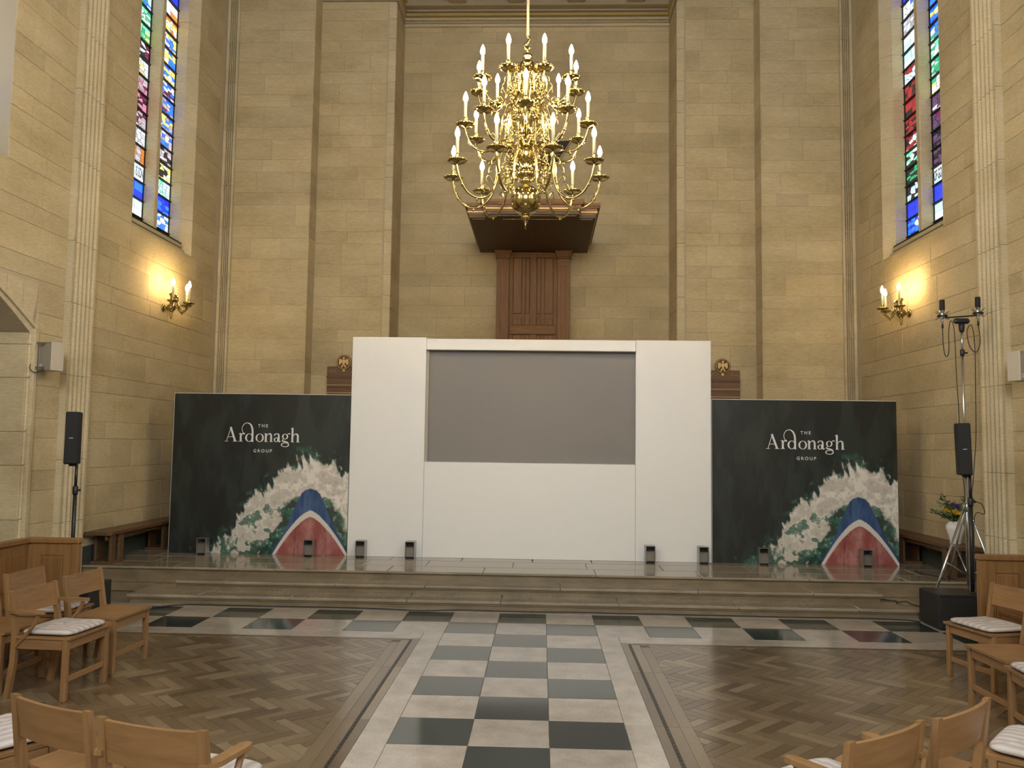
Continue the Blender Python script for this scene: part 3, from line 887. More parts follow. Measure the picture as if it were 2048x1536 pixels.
def wordmark():
    m = MB(); S1, S2 = .22, .07
    # A
    ribbon(m, [(.25, 0), (.80, 1.75)], [S2, S2]); ribbon(m, [(.72, 1.72), (1.33, 0)], [S1*1.05, S1*1.05]); ribbon(m, [(.40, .55), (1.10, .55)], [S2, S2])
    serif(m, 0, .52, 0); serif(m, 1.02, 1.62, 0)
    # r
    ribbon(m, [(1.98, 0), (1.98, .95)], [S1, S1]); serif(m, 1.70, 2.26, 0); ribbon(m, [(1.70, .93), (1.9, .98), (2.02, 1.0)], [.03, .08, .05])
    ribbon(m, [(2.02, .62), (2.12, .86), (2.30, .98), (2.44, .90)], [.06, .08, .16, .22])
    # d : bowl, stem and looped ascender
    bowl(m, 3.02, .48, .50, .50, .21, .06)
    ribbon(m, [(3.52, .02), (3.40, .10), (3.40, .6), (3.40, 1.1), (3.34, 1.6), (3.12, 2.05), (2.72, 2.24), (2.32, 2.06), (2.12, 1.62), (2.18, 1.2), (2.36, .96)], [.10, .22, .22, .22, .22, .17, .08, .07, .07, .07, .08])
    # o
    bowl(m, 4.28, .48, .50, .50, .20, .06)
    # n
    ribbon(m, [(5.02, 0), (5.02, .95)], [S1, S1]); ribbon(m, [(4.82, .93), (4.95, .98), (5.08, 1.0)], [.03, .08, .05]); serif(m, 4.84, 5.26, 0)
    ribbon(m, [(5.1, .70), (5.25, .90), (5.45, .98), (5.62, .86), (5.66, .55), (5.66, 0)], [.05, .08, .13, .20, .22, .22]); serif(m, 5.48, 5.9, 0)
    # a
    ribbon(m, [(6.04, .76), (6.15, .93), (6.35, .99), (6.55, .88), (6.58, .55), (6.58, .15), (6.70, .05), (6.84, .12)], [.16, .12, .08, .18, .22, .22, .14, .04])
    bowl(m, 6.27, .27, .29, .28, .16, .06)
    # g
    bowl(m, 7.34, .66, .37, .34, .17, .06); bowl(m, 7.36, -.32, .50, .27, .13, .08)
    ribbon(m, [(7.14, .36), (7.02, .22), (7.12, .10), (7.45, .04), (7.78, -.10)], [.05, .12, .16, .16, .14]); ribbon(m, [(7.62, .88), (7.78, 1.02), (7.95, .98)], [.05, .10, .14])
    # h
    ribbon(m, [(8.22, 0), (8.22, 1.66)], [S1, S1]); ribbon(m, [(8.00, 1.58), (8.15, 1.66), (8.28, 1.74)], [.03, .08, .05]); serif(m, 8.04, 8.46, 0)
    ribbon(m, [(8.30, .70), (8.45, .90), (8.65, .98), (8.84, .86), (8.88, .55), (8.88, 0)], [.05, .08, .13, .20, .22, .22]); serif(m, 8.70, 9.13, 0)
    return m
WORD = wordmark().mesh('wordmark', M_FOAMW)
def text_mesh(txt, size):
    c = bpy.data.curves.new('lettering', 'FONT'); c.body = txt; c.size = size; c.align_x = 'CENTER'; c.space_character = 1.45; c.offset = size*.012
    o = bpy.data.objects.new('lettering', c); COL.objects.link(o)
    bpy.context.view_layer.update()
    me = bpy.data.meshes.new_from_object(o.evaluated_get(bpy.context.evaluated_depsgraph_get()))
    bpy.data.objects.remove(o); me.name = 'lettering'; me.materials.clear(); me.materials.append(M_FOAMW)
    return me
T_THE = text_mesh('THE', .058); T_GROUP = text_mesh('GROUP', .058)
def banner(cx, label, rz):
    r = empty('printed_banner', (cx, YF+.02, ZP), rz, label, 'banner', 'printed banners beside the set wall')
    MB().box(-BW/2, BW/2, 0, .035, 0, BH, .002).build('board', M_EDGEB, r)
    MB().box(-BW/2-.004, -BW/2, -.001, .036, .0, BH+.004).build('edge_strip', M_EDGEW, r)
    MB().box(-BW/2-.004, BW/2, 0.002, .036, BH, BH+.008).build('edge_strip', M_EDGEW, r)
    link('print', pm, r, (0, -.0015, .001))
    k = BW*.428/9.13
    o = link('wordmark', WORD, r, (BW*(.2915-.5), -.003, BH*(1-.300))); o.scale = (k, k, k*1.0)
    o['label'] = 'white serif company name'
    for me, u, v in ((T_THE, .5085, .2085), (T_GROUP, .511, .366)):
        o = link('lettering', me, r, (BW*(u-.5), -.003, BH*(1-v))); o.rotation_euler = (PI/2, 0, 0)
    for sx_ in (-.8, .8): MB().box(sx_-.03, sx_+.03, .036, .40, 0, .03, .004).build('rear_foot', M_EDGEB, r)
    return r
banner(-3.515, 'dark sea print banner left of the white set wall', .0)
banner(3.55, 'dark sea print banner right of the white set wall', .0)

# ------------------------------------------------------------ steel floor brackets
SITES = [(-4.19, 'steel box bracket at the outer foot of the left banner'), (-2.80, 'steel box bracket in front of the red hull on the left banner'),
         (-2.13, 'steel box bracket at the far left foot of the white set wall'), (-1.49, 'steel box bracket below the left seam of the white set wall'),
         (1.565, 'steel box bracket below the right seam of the white set wall'), (2.235, 'steel box bracket at the far right foot of the white set wall'),
         (2.985, 'steel box bracket in the dark half of the right banner'), (4.27, 'steel box bracket in front of the red hull on the right banner')]
p = None; parts = []
def bracket_parts():
    w_, d_, h_ = .062, .07, .215
    return [('back_plate', MB().box(-w_, w_, d_-.006, d_, .01, h_, .002), M_BLACK),
            ('side_plate', MB().box(-w_, -w_+.01, -d_, d_-.006, .0, h_, .002), M_CHROME),
            ('side_plate', MB().box(w_-.01, w_, -d_, d_-.006, .0, h_, .002), M_CHROME),
            ('top_plate', MB().box(-w_+.01, w_-.01, -d_, d_-.006, h_-.008, h_, .002), M_CHROME),
            ('front_plate', MB().box(-w_+.01, w_-.01, -d_+.02, -d_+.028, .022, .15, .002), M_STEELIN),
            ('inner_shelf', MB().box(-w_+.01, w_-.01, -d_+.004, d_-.01, .142, .150, .002), M_CHROME),
            ('foot', MB().add([(-w_+.01, -d_+.03, .022), (-w_+.03, -d_+.03, .010), (w_-.03, -d_+.03, .010), (w_-.01, -d_+.03, .022), (-w_+.01, d_-.01, .022), (-w_+.03, d_-.01, .010), (w_-.03, d_-.01, .010), (w_-.01, d_-.01, .022)],
              [(0, 1, 2, 3), (7, 6, 5, 4), (0, 4, 5, 1), (1, 5, 6, 2), (2, 6, 7, 3), (3, 7, 4, 0)]), M_BLACK)]
BP = [(n, mb.mesh(n, mt)) for n, mb, mt in bracket_parts()]
for x, ln in SITES:
    r = empty('steel_bracket', (x, YF-.082, ZP), 0, ln, 'bracket', 'steel box brackets along the set')
    for n, me in BP: link(n, me, r)

# ------------------------------------------------------------ hymn boards
def eagle(m):
    m.prism([(-.012, -.05), (.012, -.05), (.022, .0), (.014, .035), (.0, .06), (-.014, .035), (-.022, .0)], -.012, 0)
    for s in (-1, 1):
        P = [(s*.015, .02), (s*.045, .045), (s*.075, .05), (s*.08, -.03), (s*.062, -.055), (s*.045, -.03), (s*.03, -.01)]
        m.prism(P if s > 0 else P[::-1], -.010, 0)
        P = [(s*.004, -.05), (s*.022, -.045), (s*.045, -.09), (s*.02, -.095)]
        m.prism(P if s > 0 else P[::-1], -.010, 0)
    m.prism([(-.02, .055), (.0, .05), (.02, .062), (.012, .085), (-.008, .08)], -.014, 0)
for s, ln in ((-1, 'dark oak hymn board with gilt eagle left of the set wall'), (1, 'dark oak hymn board with gilt eagle right of the set wall')):
    r = empty('hymn_board', (s*3.14, Y2-.001, 1.9), 0, ln, 'hymn board', 'hymn boards on the back wall')
    MB().box(-.28, .28, -.05, -.001, 0, 1.12, .008).build('back_board', M_HYMN, r)
    MB().box(-.29, .29, -.06, -.02, .925, .955, .006).build('rail', M_HYMN, r)
    for k in range(7):
        MB().box(-.275, .275, -.066, -.05, .035+.128*k, .045+.128*k, .002).build('slat_edge', M_GOLD, r)
        MB().box(-.275, .275, -.062, -.05, .0+.128*k, .034+.128*k, .003).build('slat', M_HYMN, r)
    M_ = Matrix.Translation((0, -.03, 1.19)) @ Matrix.Rotation(PI/2, 4, 'X')
    MB().lathe([(.118, -.02), (.125, 0), (.125, .03), (.118, .04)], 32, M_).build('roundel', M_HYMN, r)
    rim = MB()
    rim.tube([(.112*math.cos(a), -.072, 1.19+.112*math.sin(a)) for a in [2*PI*k/32 for k in range(33)]], .005, 6); rim.build('gilt_rim', M_GOLD, r)
    m = MB(); eagle(m); o = m.build('gilt_eagle', M_GOLD, r, (0, -.071, 1.195)); 
    MB().box(-.022, .022, -.066, -.05, 1.03, 1.075, .004).build('gilt_base', M_GOLD, r)
    for sg in (-1, 1):
        z = MB(); pts = [(sg*(.125+.034*k), -.052, 1.015+(.05 if k % 2 else 0)) for k in range(5)]
        for a, b in zip(pts[:1], pts[1:]): z.tube(pts, .004, 5)
        z.build('zigzag_line', M_GOLD, r)

# ------------------------------------------------------------ carved wooden sounding board on the niche wall
r = empty('sounding_board', (0, Y3-.002, ZP), 0, 'oak panelled column with a projecting canopy on the niche wall', 'sounding board')
Z0 = ZP
def zz(z): return z-Z0
MB().box(-.44, .44, -.07, 0, 0, zz(5.16), .004).build('panel_backing', M_PULP, r)
for sx_ in (-1, 1):
    a, b = sorted((sx_*.425, sx_*.645))
    MB().box(a, b, -.16, 0, 0, zz(5.03), .006).build('pilaster', M_PULP, r)
    c_ = (a+b)/2
    for dx in (-.045, .045): MB().box(c_+dx-.006, c_+dx+.006, -.168, -.158, 0, zz(4.90), .002).build('pilaster_bead', M_PULP, r)
    MB().box(c_-.05, c_+.05, -.168, -.158, zz(4.90), zz(4.912), .002).build('pilaster_bead', M_PULP, r)
    MB().box(a-.02, b+.02, -.19, 0, zz(5.03), zz(5.07), .012).build('capital', M_PULPH, r)
    q = MB(); q.add([(a-.02, -.19, zz(5.07)), (b+.02, -.19, zz(5.07)), (b+.045, -.22, zz(5.165)), (a-.045, -.22, zz(5.165)), (a-.02, 0, zz(5.07)), (b+.02, 0, zz(5.07)), (b+.045, 0, zz(5.165)), (a-.045, 0, zz(5.165))],
          [(0, 1, 2, 3), (1, 5, 6, 2), (4, 0, 3, 7), (3, 2, 6, 7), (0, 4, 5, 1), (5, 4, 7, 6)])
    q.build('capital', M_PULPH, r)
for xa, xb, za, zb, pd in ((-.055, .055, 2.4, 5.13, .105), (-.425, -.36, 2.4, 5.13, .095), (.36, .425, 2.4, 5.13, .095), (-.40, .40, 3.69, 3.85, .118), (-.42, .42, 5.06, 5.155, .10)):
    MB().box(xa, xb, -pd, -.06, zz(za), zz(zb), .004).build('rail' if xb-xa > .3 else 'stile', M_PULPH if xb-xa > .3 else M_PULP, r)
for xa, xb in ((-.355, -.20), (-.135, -.06), (.06, .135), (.20, .355)):
    MB().box(xa+.004, xb-.004, -.088, -.06, zz(4.06), zz(5.055), .008).build('panel', M_PULP, r)
    MB().box(xa+.004, xb-.004, -.084, -.06, zz(3.86), zz(3.97), .006).build('panel', M_PULP, r)
    MB().box(xa+.004, xb-.004, -.086, -.06, zz(2.6), zz(3.68), .006).build('panel', M_PULP, r)
for xa, xb in ((-.19, -.145), (.145, .19)):
    MB().box(xa, xb, -.098, -.06, zz(3.86), zz(5.055), .004).build('stile', M_PULP, r)
# canopy
YC = 12.24-Y3
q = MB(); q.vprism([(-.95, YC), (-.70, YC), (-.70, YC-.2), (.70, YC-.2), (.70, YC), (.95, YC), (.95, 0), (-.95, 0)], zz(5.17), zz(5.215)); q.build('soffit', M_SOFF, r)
for k, (dz, dh, e) in enumerate(((5.215, .03, .01), (5.245, .018, .03), (5.263, .05, .025), (5.313, .02, .055), (5.333, .05, .07))):
    q = MB(); q.vprism([(-.95-e, YC-e), (-.70-e, YC-e), (-.70-e, YC-.2-e), (.70+e, YC-.2-e), (.70+e, YC-e), (.95+e, YC-e), (.95+e, 0), (-.95-e, 0)], zz(dz), zz(dz+dh)-.0008)
    q.build('cornice_moulding', M_PULPH if k != 1 else M_GOLD, r)
for xa, xb, y_ in ((-.91, -.73, YC+.06), (.73, .91, YC+.06), (-.45, .45, YC+.06), (-.66, .66, YC-.14)):
    MB().box(xa, xb, y_, y_+.012, zz(5.164), zz(5.172), .001).build('gilt_line', M_GOLD, r)

# dark diamond plaque high on the niche wall, mostly behind the chandelier
r = empty('wall_plaque', (.03, Y3-.002, 6.72), 0, 'dark flat plaque on the niche wall half hidden behind the chandelier', 'plaque')
q = MB(); q.prism([(-.36, 0), (.34, 0), (.62, .48), (-.58, .44)], -.05, 0); q.build('plate', M_BRONZE, r)
q = MB(); q.tube([(.34, -.056, .01), (.61, -.056, .47)], .008, 6); q.tube([(-.36, -.056, .01), (-.57, -.056, .43)], .008, 6); q.tube([(-.45, -.056, .2), (.44, -.056, .22)], .006, 6); q.build('gilt_line', M_GOLD, r)

# ------------------------------------------------------------ chandelier
CH = empty('chandelier', (0, 7.65, 3.78), 0, 'large brass three-tier chandelier with lit electric candles hanging over the aisle', 'chandelier')
CZ = 3.78
def cz(z): return z-CZ
MB().lathe([(.013, cz(5.66)), (.013, cz(ZCEIL+.33))], 8, smooth=False).build('suspension_rod', M_ROD, CH)
MB().tube(catmull([(0, 0, cz(5.66)), (.018, 0, cz(5.635)), (0, 0, cz(5.60)), (-.03, 0, cz(5.57)), (-.01, 0, cz(5.535)), (.02, 0, cz(5.55))], 6), .013, 8).build('hook', M_BRASS, CH)
MB().tube([(.0, .032*math.cos(a), cz(5.515)+.035*math.sin(a)) for a in [2*PI*k/20 for k in range(21)]], .010, 8).build('ring', M_BRASS, CH)
stem = [(.02, 5.49), (.045, 5.475), (.05, 5.45), (.028, 5.43), (.034, 5.41), (.055, 5.39), (.055, 5.37), (.04, 5.345), (.06, 5.33), (.095, 5.30), (.105, 5.26), (.075, 5.20), (.085, 5.13), (.06, 5.05), (.07, 5.02), (.03, 4.98), (.04, 4.94),
        (.075, 4.90), (.09, 4.86), (.055, 4.80), (.045, 4.72), (.07, 4.68), (.072, 4.64), (.035, 4.60), (.045, 4.565), (.08, 4.545), (.085, 4.50), (.07, 4.43), (.04, 4.375), (.05, 4.35), (.078, 4.33), (.07, 4.285), (.03, 4.265), (.05, 4.25), (.055, 4.235), (.03, 4.215), (.035, 4.195)]
MB().lathe([(a, cz(b)) for a, b in stem][::-1], 24).build('baluster_stem', M_BRASS, CH)
R0 = .146
MB().lathe([(max(.012, R0*math.sin(PI*k/20)), cz(4.055)-R0*math.cos(PI*k/20)) for k in range(21)], 36).build('globe', M_BRASS, CH)
MB().lathe([(.012, cz(3.845)), (.022, cz(3.855)), (.03, cz(3.875)), (.045, cz(3.89)), (.035, cz(3.91)), (.02, cz(3.92))], 20).build('finial', M_BRASS, CH)
MB().tube([(.0, .024*math.cos(a), cz(3.82)+.034*math.sin(a)) for a in [2*PI*k/20 for k in range(21)]], .008, 8).build('pull_ring', M_BRASS, CH)

def spiral(c, r0, r1, a0, turns, n=26):
    out = []
    for k in range(n+1):
        t = k/n; a = a0+2*PI*turns*t; r_ = r0+(r1-r0)*t
        out.append((c[0]+r_*math.cos(a), 0, c[1]+r_*math.sin(a)))
    return out
def tier_meshes(R, k, drop):
    """arm in the local xz plane (x outwards), pan at x=R z=0"""
    a = MB()
    g = R/.715
    pts = [(.05, 0, .10*k), (.09*g, 0, .22*k), (.16*g, 0, .285*k), (.235*g, 0, .25*k), (.275*g, 0, .13*k), (.295*g, 0, -.04*k), (.335*g, 0, -drop*.62), (.42*g, 0, -drop*.93), (.51*g, 0, -drop), (.61*g, 0, -drop*.86), (.68*g, 0, -drop*.52), (.71*g, 0, -drop*.2), (R, 0, -.012)]
    a.tube(catmull(pts, 5), .0085+.003*k, 8)
    sc_ = MB()
    sc_.tube(spiral((.155*g, .17*k), .085*k, .018*g, 1.2, 1.6), .0065*k+.001, 6)
    sc_.tube(spiral((.20*g, .02*k), .07*k, .014*g, 2.2, -1.5), .006*k+.001, 6)
    sc_.tube(spiral((.22*g, -.10*k), .05*k, .012*g, .6, 1.3), .0055*k+.001, 6)
    sc_.tube(catmull([(.27*g, 0, .14*k), (.35*g, 0, .10*k), (.365*g, 0, .04*k), (.34*g, 0, .05*k)], 5), .0055*k, 6)
    sc_.tube(catmull([(.325*g, 0, -drop*.55), (.39*g, 0, -drop*.25), (.42*g, 0, -drop*.38), (.40*g, 0, -drop*.45)], 5), .0055*k, 6)
    for x, z in ((.16*g, .30*k), (.51*g, -drop-.016), (.665*g, -drop*.66), (.305*g, -.07*k)):
        sc_.lathe([(.003, -.018), (.012, -.006), (.012, .006), (.003, .018)], 8, Matrix.Translation((x, 0, z)))
    T = Matrix.Translation((R, 0, 0))
    pan = MB()
    pr = .066 + .026*k
    pan.lathe([(.012, -.022), (.022, -.012), (pr*.72, -.010), (pr*.95, .004), (pr, .014), (pr*.96, .016), (pr*.7, .002), (.02, .0)], 24, T)
    for i in range(16):
        b = 2*PI*i/16; pan.lathe([(.002, -.007), (.007, 0), (.002, .007)], 5, T @ Matrix.Translation((pr*.97*math.cos(b), pr*.97*math.sin(b), .013)))
    cup = MB().lathe([(.012, 0), (.014, .02), (.02, .028), (.013, .038), (.018, .055), (.019, .07), (.015, .075)], 14, T)
    sl = MB().lathe([(.0145, .07), (.0145, .225), (.012, .23)], 14, T)
    bu = MB().lathe([(.010, .228), (.021, .246), (.0235, .265), (.016, .293), (.003, .325)], 8, T)
    return [a.mesh('arm', M_BRASS), sc_.mesh('scrollwork', M_BRASS), pan.mesh('drip_pan', M_BRASS), cup.mesh('candle_cup', M_BRASS), sl.mesh('candle_sleeve', M_SLEEVE), bu.mesh('bulb', M_BULB)]
for R, z, ph, k, drop in ((.715, 4.305, 20, 1.0, .30), (.585, 4.745, 0, .85, .24), (.475, 5.135, 20, .75, .20)):
    me = tier_meshes(R, k, drop)
    for i in range(9):
        a = math.radians(-90+ph+40*i)
        arm = link('arm', me[0], CH, (0, 0, cz(z)), a)
        for q in me[1:]:
            oo = link(q.name.split('.')[0], q, arm)
            if oo.name.startswith('scrollwork'): oo['kind'] = 'stuff'

# ------------------------------------------------------------ wall sconces
for s, px_, py_, pz_, ln in ((-1, -W, 11.39, 3.62, 'brass wall sconce with lit candles under the left window'), (1, W, 11.39, 3.62, 'brass wall sconce with lit candles under the right window'),
                     (-1, -W-2.6, 5.2, 2.5, 'brass wall sconce in the left aisle beyond the arch'), (1, W+2.6, 5.2, 2.5, 'brass wall sconce in the right aisle beyond the arch')):
    r = empty('wall_sconce', (px_, py_, pz_), 0 if s < 0 else PI, ln, 'sconce', 'brass wall sconces')   # local +x points into the room
    MB().lathe([(.05, 0), (.06, .008), (.05, .02), (.02, .03)], 20, Matrix.Rotation(PI/2, 4, 'Y')).build('wall_rose', M_BRASS, r)
    MB().box(0, .11, -.012, .012, -.012, .012, .003).build('bracket', M_BRASS, r)
    T = Matrix.Translation((.12, 0, 0))
    MB().lathe([(max(.008, .062*math.sin(PI*k/14)), -.062*math.cos(PI*k/14)) for k in range(15)], 22, T).build('globe', M_BRASS, r)
    MB().lathe([(.006, -.16), (.016, -.145), (.009, -.13), (.024, -.11), (.012, -.09), (.028, -.07), (.02, -.055)], 14, T).build('finial', M_BRASS, r)
    MB().lathe([(.02, .055), (.03, .07), (.016, .09), (.024, .12), (.018, .16), (.036, .185), (.04, .20), (.012, .215)], 16, T).build('stem', M_BRASS, r)
    me = tier_meshes(.25, .42, .10)
    for ang in (-62, 0, 62):
        arm = link('arm', me[0], r, (.12, 0, .055), math.radians(ang))
        for q in me[1:]:
            oo = link(q.name.split('.')[0], q, arm)
            if oo.name.startswith('scrollwork'): oo['kind'] = 'stuff'

# ------------------------------------------------------------ oak chairs
def chair_meshes():
    P = {}
    for nm, s in (('L', -1), ('R', 1)):
        P['front'+nm] = ('front_leg', MB().box(s*.222-.018, s*.222+.018, .172, .208, 0, .404, .003).mesh('front_leg', M_OAKV))
        m = MB(); x0, x1 = s*.222-.017, s*.222+.017
        prof = [(-.232, 0), (-.198, 0), (-.163, .25), (-.158, .42), (-.208, .712), (-.232, .715), (-.196, .42), (-.200, .25)]
        n = len(prof); v = [(x0, y, z) for y, z in prof]+[(x1, y, z) for y, z in prof]
        m.add(v, [(0, 7, 2, 1), (7, 6, 3, 2), (6, 5, 4, 3), (n+1, n+2, n+7, n), (n+2, n+3, n+6, n+7), (n+3, n+4, n+5, n+6)]+[(i, (i+1) % n, n+(i+1) % n, n+i) for i in range(n)])
        P['post'+nm] = ('back_post', m.mesh('back_post', M_OAKV))
        P['side'+nm] = ('side_rail', MB().box(s*.222-.012, s*.222+.012, -.165, .172, .335, .400, .003).mesh('side_rail', M_OAKD))
    P['frontrail'] = ('front_rail', MB().box(-.204, .204, .178, .202, .335, .402, .003).mesh('front_rail', M_OAK))
    P['backrail'] = ('back_rail', MB().box(-.205, .205, -.19, -.17, .335, .400, .003).mesh('back_rail', M_OAK))
    P['stretch'] = ('stretcher', MB().box(-.204, .204, .181, .199, .120, .158, .003).mesh('stretcher', M_OAK))
    # dished seat
    m = MB(); nx, ny = 10, 8; T = []; 
    for j in range(ny+1):
        for i in range(nx+1):
            x = -.24+.48*i/nx; y = -.158+.386*j/ny
            d = -.009*max(0, 1-(x/.235)**2)*max(0, 1-((y-.0)/.22)**2)
            T.append((x, y, .421+d))
    B = [(x, y, .4045) for x, y, z in T]; q = len(T); W1 = nx+1
    f = [(j*W1+i, j*W1+i+1, (j+1)*W1+i+1, (j+1)*W1+i) for j in range(ny) for i in range(nx)]
    f += [tuple(q+k for k in reversed(t)) for t in f]
    rim = list(range(W1)) + [j*W1+nx for j in range(1, ny+1)] + [ny*W1+i for i in range(nx-1, -1, -1)] + [j*W1 for j in range(ny-1, 0, -1)]
    f += [(rim[k], q+rim[k], q+rim[(k+1) % len(rim)], rim[(k+1) % len(rim)]) for k in range(len(rim))]
    m.add(T+B, f); P['seat'] = ('seat', m.mesh('seat', M_OAKD))
    # curved backrest board
    m = MB(); n = 10; v = []
    for i in range(n+1):
        x = -.206+.412*i/n; c = -.018*(1-(x/.206)**2)
        for z in (.545, .706):
            y = -.158-(z-.42)*.168+c
            v += [(x, y-.006, z), (x, y-.024, z)]
    f = []
    for i in range(n):
        a = 4*i; f += [(a, a+2, a+6, a+4), (a+1, a+5, a+7, a+3), (a+2, a+3, a+7, a+6), (a, a+4, a+5, a+1)]
    f += [(0, 1, 3, 2), (4*n, 4*n+2, 4*n+3, 4*n+1)]
    m.add(v, f); P['back'] = ('backrest', m.mesh('backrest', M_OAK))
    for nm, s in (('L', -1), ('R', 1)):
        m = MB(); pl = []
        xa, xb = .215, .268
        poly = [(-.225, xa), (.01, xa), (.035, xa+.01), (.045, (xa+xb)/2), (.035, xb-.008), (.0, xb), (-.16, xb), (-.225, xb-.018)]
        pp = [(s*x, y) for y, x in poly]
        if s > 0: pp = pp[::-1]
        m.vprism(pp[::-1], .572, .592); P['arm'+nm] = ('armrest', m.mesh('armrest', M_OAKD))
        m = MB(); pts = catmull([(s*.24, .0, .574), (s*.24, -.035, .50), (s*.238, -.09, .43), (s*.236, -.165, .35)], 4)
        m.tube(pts, .0135, 6, smooth=False); P['brace'+nm] = ('arm_brace', m.mesh('arm_brace', M_OAKV))
    return P
CP = chair_meshes()
def cushion_mesh():
    n = 16; T = []; 
    def sup(a): return math.copysign(abs(a)**.28, a)
    m = MB(); rings = 9; v = []
    for r_ in range(rings):
        t = PI*r_/(rings-1); z = -math.cos(t); k = max(.02, math.sin(t)**.35)
        for i in range(32):
            a = 2*PI*i/32
            v.append((.215*k*sup(math.cos(a)), .19*k*sup(math.sin(a)), .024+.024*z*(1-.12*math.cos(6*a)*(r_ > 4))))
    f = [(r_*32+i, r_*32+(i+1) % 32, (r_+1)*32+(i+1) % 32, (r_+1)*32+i) for r_ in range(rings-1) for i in range(32)]
    f += [tuple(range(31, -1, -1)), tuple((rings-1)*32+i for i in range(32))]
    m.add(v, f, True); return m.mesh('seat_cushion', M_CUSH)
CU = cushion_mesh()
def chair(x, y, deg, label, arms='', cushion=None):
    r = empty('oak_chair', (x, y, 0), math.radians(deg), label, 'chair', 'oak chapel chairs')
    for k, (n, me) in CP.items():
        if k[:3] == 'arm' or k[:5] == 'brace':
            if k[-1] not in arms: continue
        link(n, me, r)
    if cushion:
        a = math.radians(deg); dy = .03
        o = link('seat_cushion', CU, None, (x-math.sin(a)*dy, y+math.cos(a)*dy, .4165), a+random.uniform(-.03, .03))
        prop(o, cushion, 'cushion', 'striped seat cushions')
chair(-3.68, 6.47, -91, 'oak chair with cushion beside the left stall end, rearmost of the left cluster', '', 'striped cushion on the rearmost left oak chair by the stall end')
chair(-3.174, 5.778, -94, 'oak armchair with striped cushion in the left cluster, facing the aisle', 'LR', 'striped cushion on the oak armchair of the left cluster')
chair(-3.185, 6.42, -94, 'bare oak chair of the left cluster nearest the steps', '')
chair(-3.69, 5.88, -94, 'bare oak chair cut by the left edge behind the cushioned armchair', '')
chair(-2.27, 3.66, -35, 'cushioned oak chair cut off at the bottom left corner', '', 'striped cushion at the bottom left corner of the photo')
chair(-1.66, 3.475, -24.9, 'bare oak chair seen from behind at bottom left', '')
chair(-1.19, 3.276, -15, 'oak armchair with cushion seen from behind, left of the aisle', 'LR', 'striped cushion on the armchair at bottom left of the aisle')
chair(3.61, 6.52, 104, 'oak chair with striped cushion in front of the black subwoofer', '', 'striped cushion on the oak chair before the black subwoofer')
chair(3.35, 5.71, 93, 'bare oak chair of the right cluster in front of the cushioned one', '')
chair(3.28, 5.12, 85, 'cushioned oak chair mostly cut off by the right edge', '', 'striped cushion cut by the right edge of the photo')
chair(1.333, 3.37, 35.6, 'oak armchair with cushion seen from behind, right of the aisle', 'LR', 'striped cushion on the armchair at bottom right of the aisle')
chair(1.75, 3.664, 40.4, 'bare oak chair seen from behind at bottom right', '')
chair(2.46, 3.86, 50, 'cushioned oak chair at the bottom right corner', '', 'striped cushion at the bottom right corner of the photo')

# ------------------------------------------------------------ choir stalls
for s, ln in ((-1, 'panelled oak choir stall behind the chairs at the left edge'), (1, 'panelled oak choir stall behind the chairs at the right edge')):
    r = empty('choir_stall', (s*4.3, 7.2, 0), 0, ln, 'choir stall', 'oak choir stalls')
    def b(name, xa, xb, y0, y1, z0, z1, c=.004, mt=M_STALL): 
        xa, xb = sorted((-s*xa, -s*xb)); MB().box(xa, xb, y0, y1, z0, z1, c).build(name, mt, r)
    # local: +x(in) towards the aisle
    b('end_panel', -.02, .43, -.045, .0, 0, .84); b('end_rail', -.03, .455, -.065, .015, .838, .885, .008)
    b('end_stile', .385, .445, -.055, .008, 0, .836)
    b('raised_panel', .13, .31, -.056, -.04, .10, .72, .006)
    for q in (('panel_bead', .115, .125, -.052, -.04, .08, .74), ('panel_bead', .315, .325, -.052, -.04, .08, .74), ('panel_bead', .115, .325, -.052, -.04, .735, .745)): b(*q, .002)
    b('back_panel', -.03, .0, -3.4, -.05, 0, .84); b('back_rail', -.045, .02, -3.4, -.066, .838, .885, .008)
    for k in range(6):
        y0 = -.58*k-.10
        b('raised_panel', .0, .010, y0-.44, y0-.04, .46, .76, .006)
    b('seat', .005, .30, -3.4, -.06, .40, .435, .006); b('seat_front', .27, .29, -3.4, -.06, 0, .40)

# ------------------------------------------------------------ wall benches on the platform
for s, ln in ((-1, 'long dark oak bench along the left wall behind the banner'), (1, 'long dark oak bench along the right wall carrying the vase')):
    r = empty('wall_bench', (s*4.86, 9.58, ZP), 0, ln, 'bench', 'wall benches on the platform')
    def b(name, xa, xb, y0, y1, z0, z1, c=.004):
        xa, xb = sorted((s*xa, s*xb)); MB().box(xa, xb, y0, y1, z0, z1, c).build(name, M_BENCH, r)
    q = MB(); P = [(s*.0, .06), (s*.03, 0), (s*.30, 0), (s*.30, 3.4), (s*.0, 3.4)]
    q.vprism(P if s > 0 else P[::-1], .342, .38); q.build('seat_plank', M_BENCH, r)
    for y0 in (.10, 1.45, 2.8):
        b('leg_board', .025, .055, y0, y0+.11, 0, .342); b('leg_board', .025, .055, y0+.19, y0+.30, 0, .342)
        b('foot_rail', .02, .27, y0-.01, y0+.31, 0, .03); b('rear_leg', .23, .26, y0+.05, y0+.25, .03, .342)
    b('apron_rail', .06, .08, .05, 3.35, .285, .341)

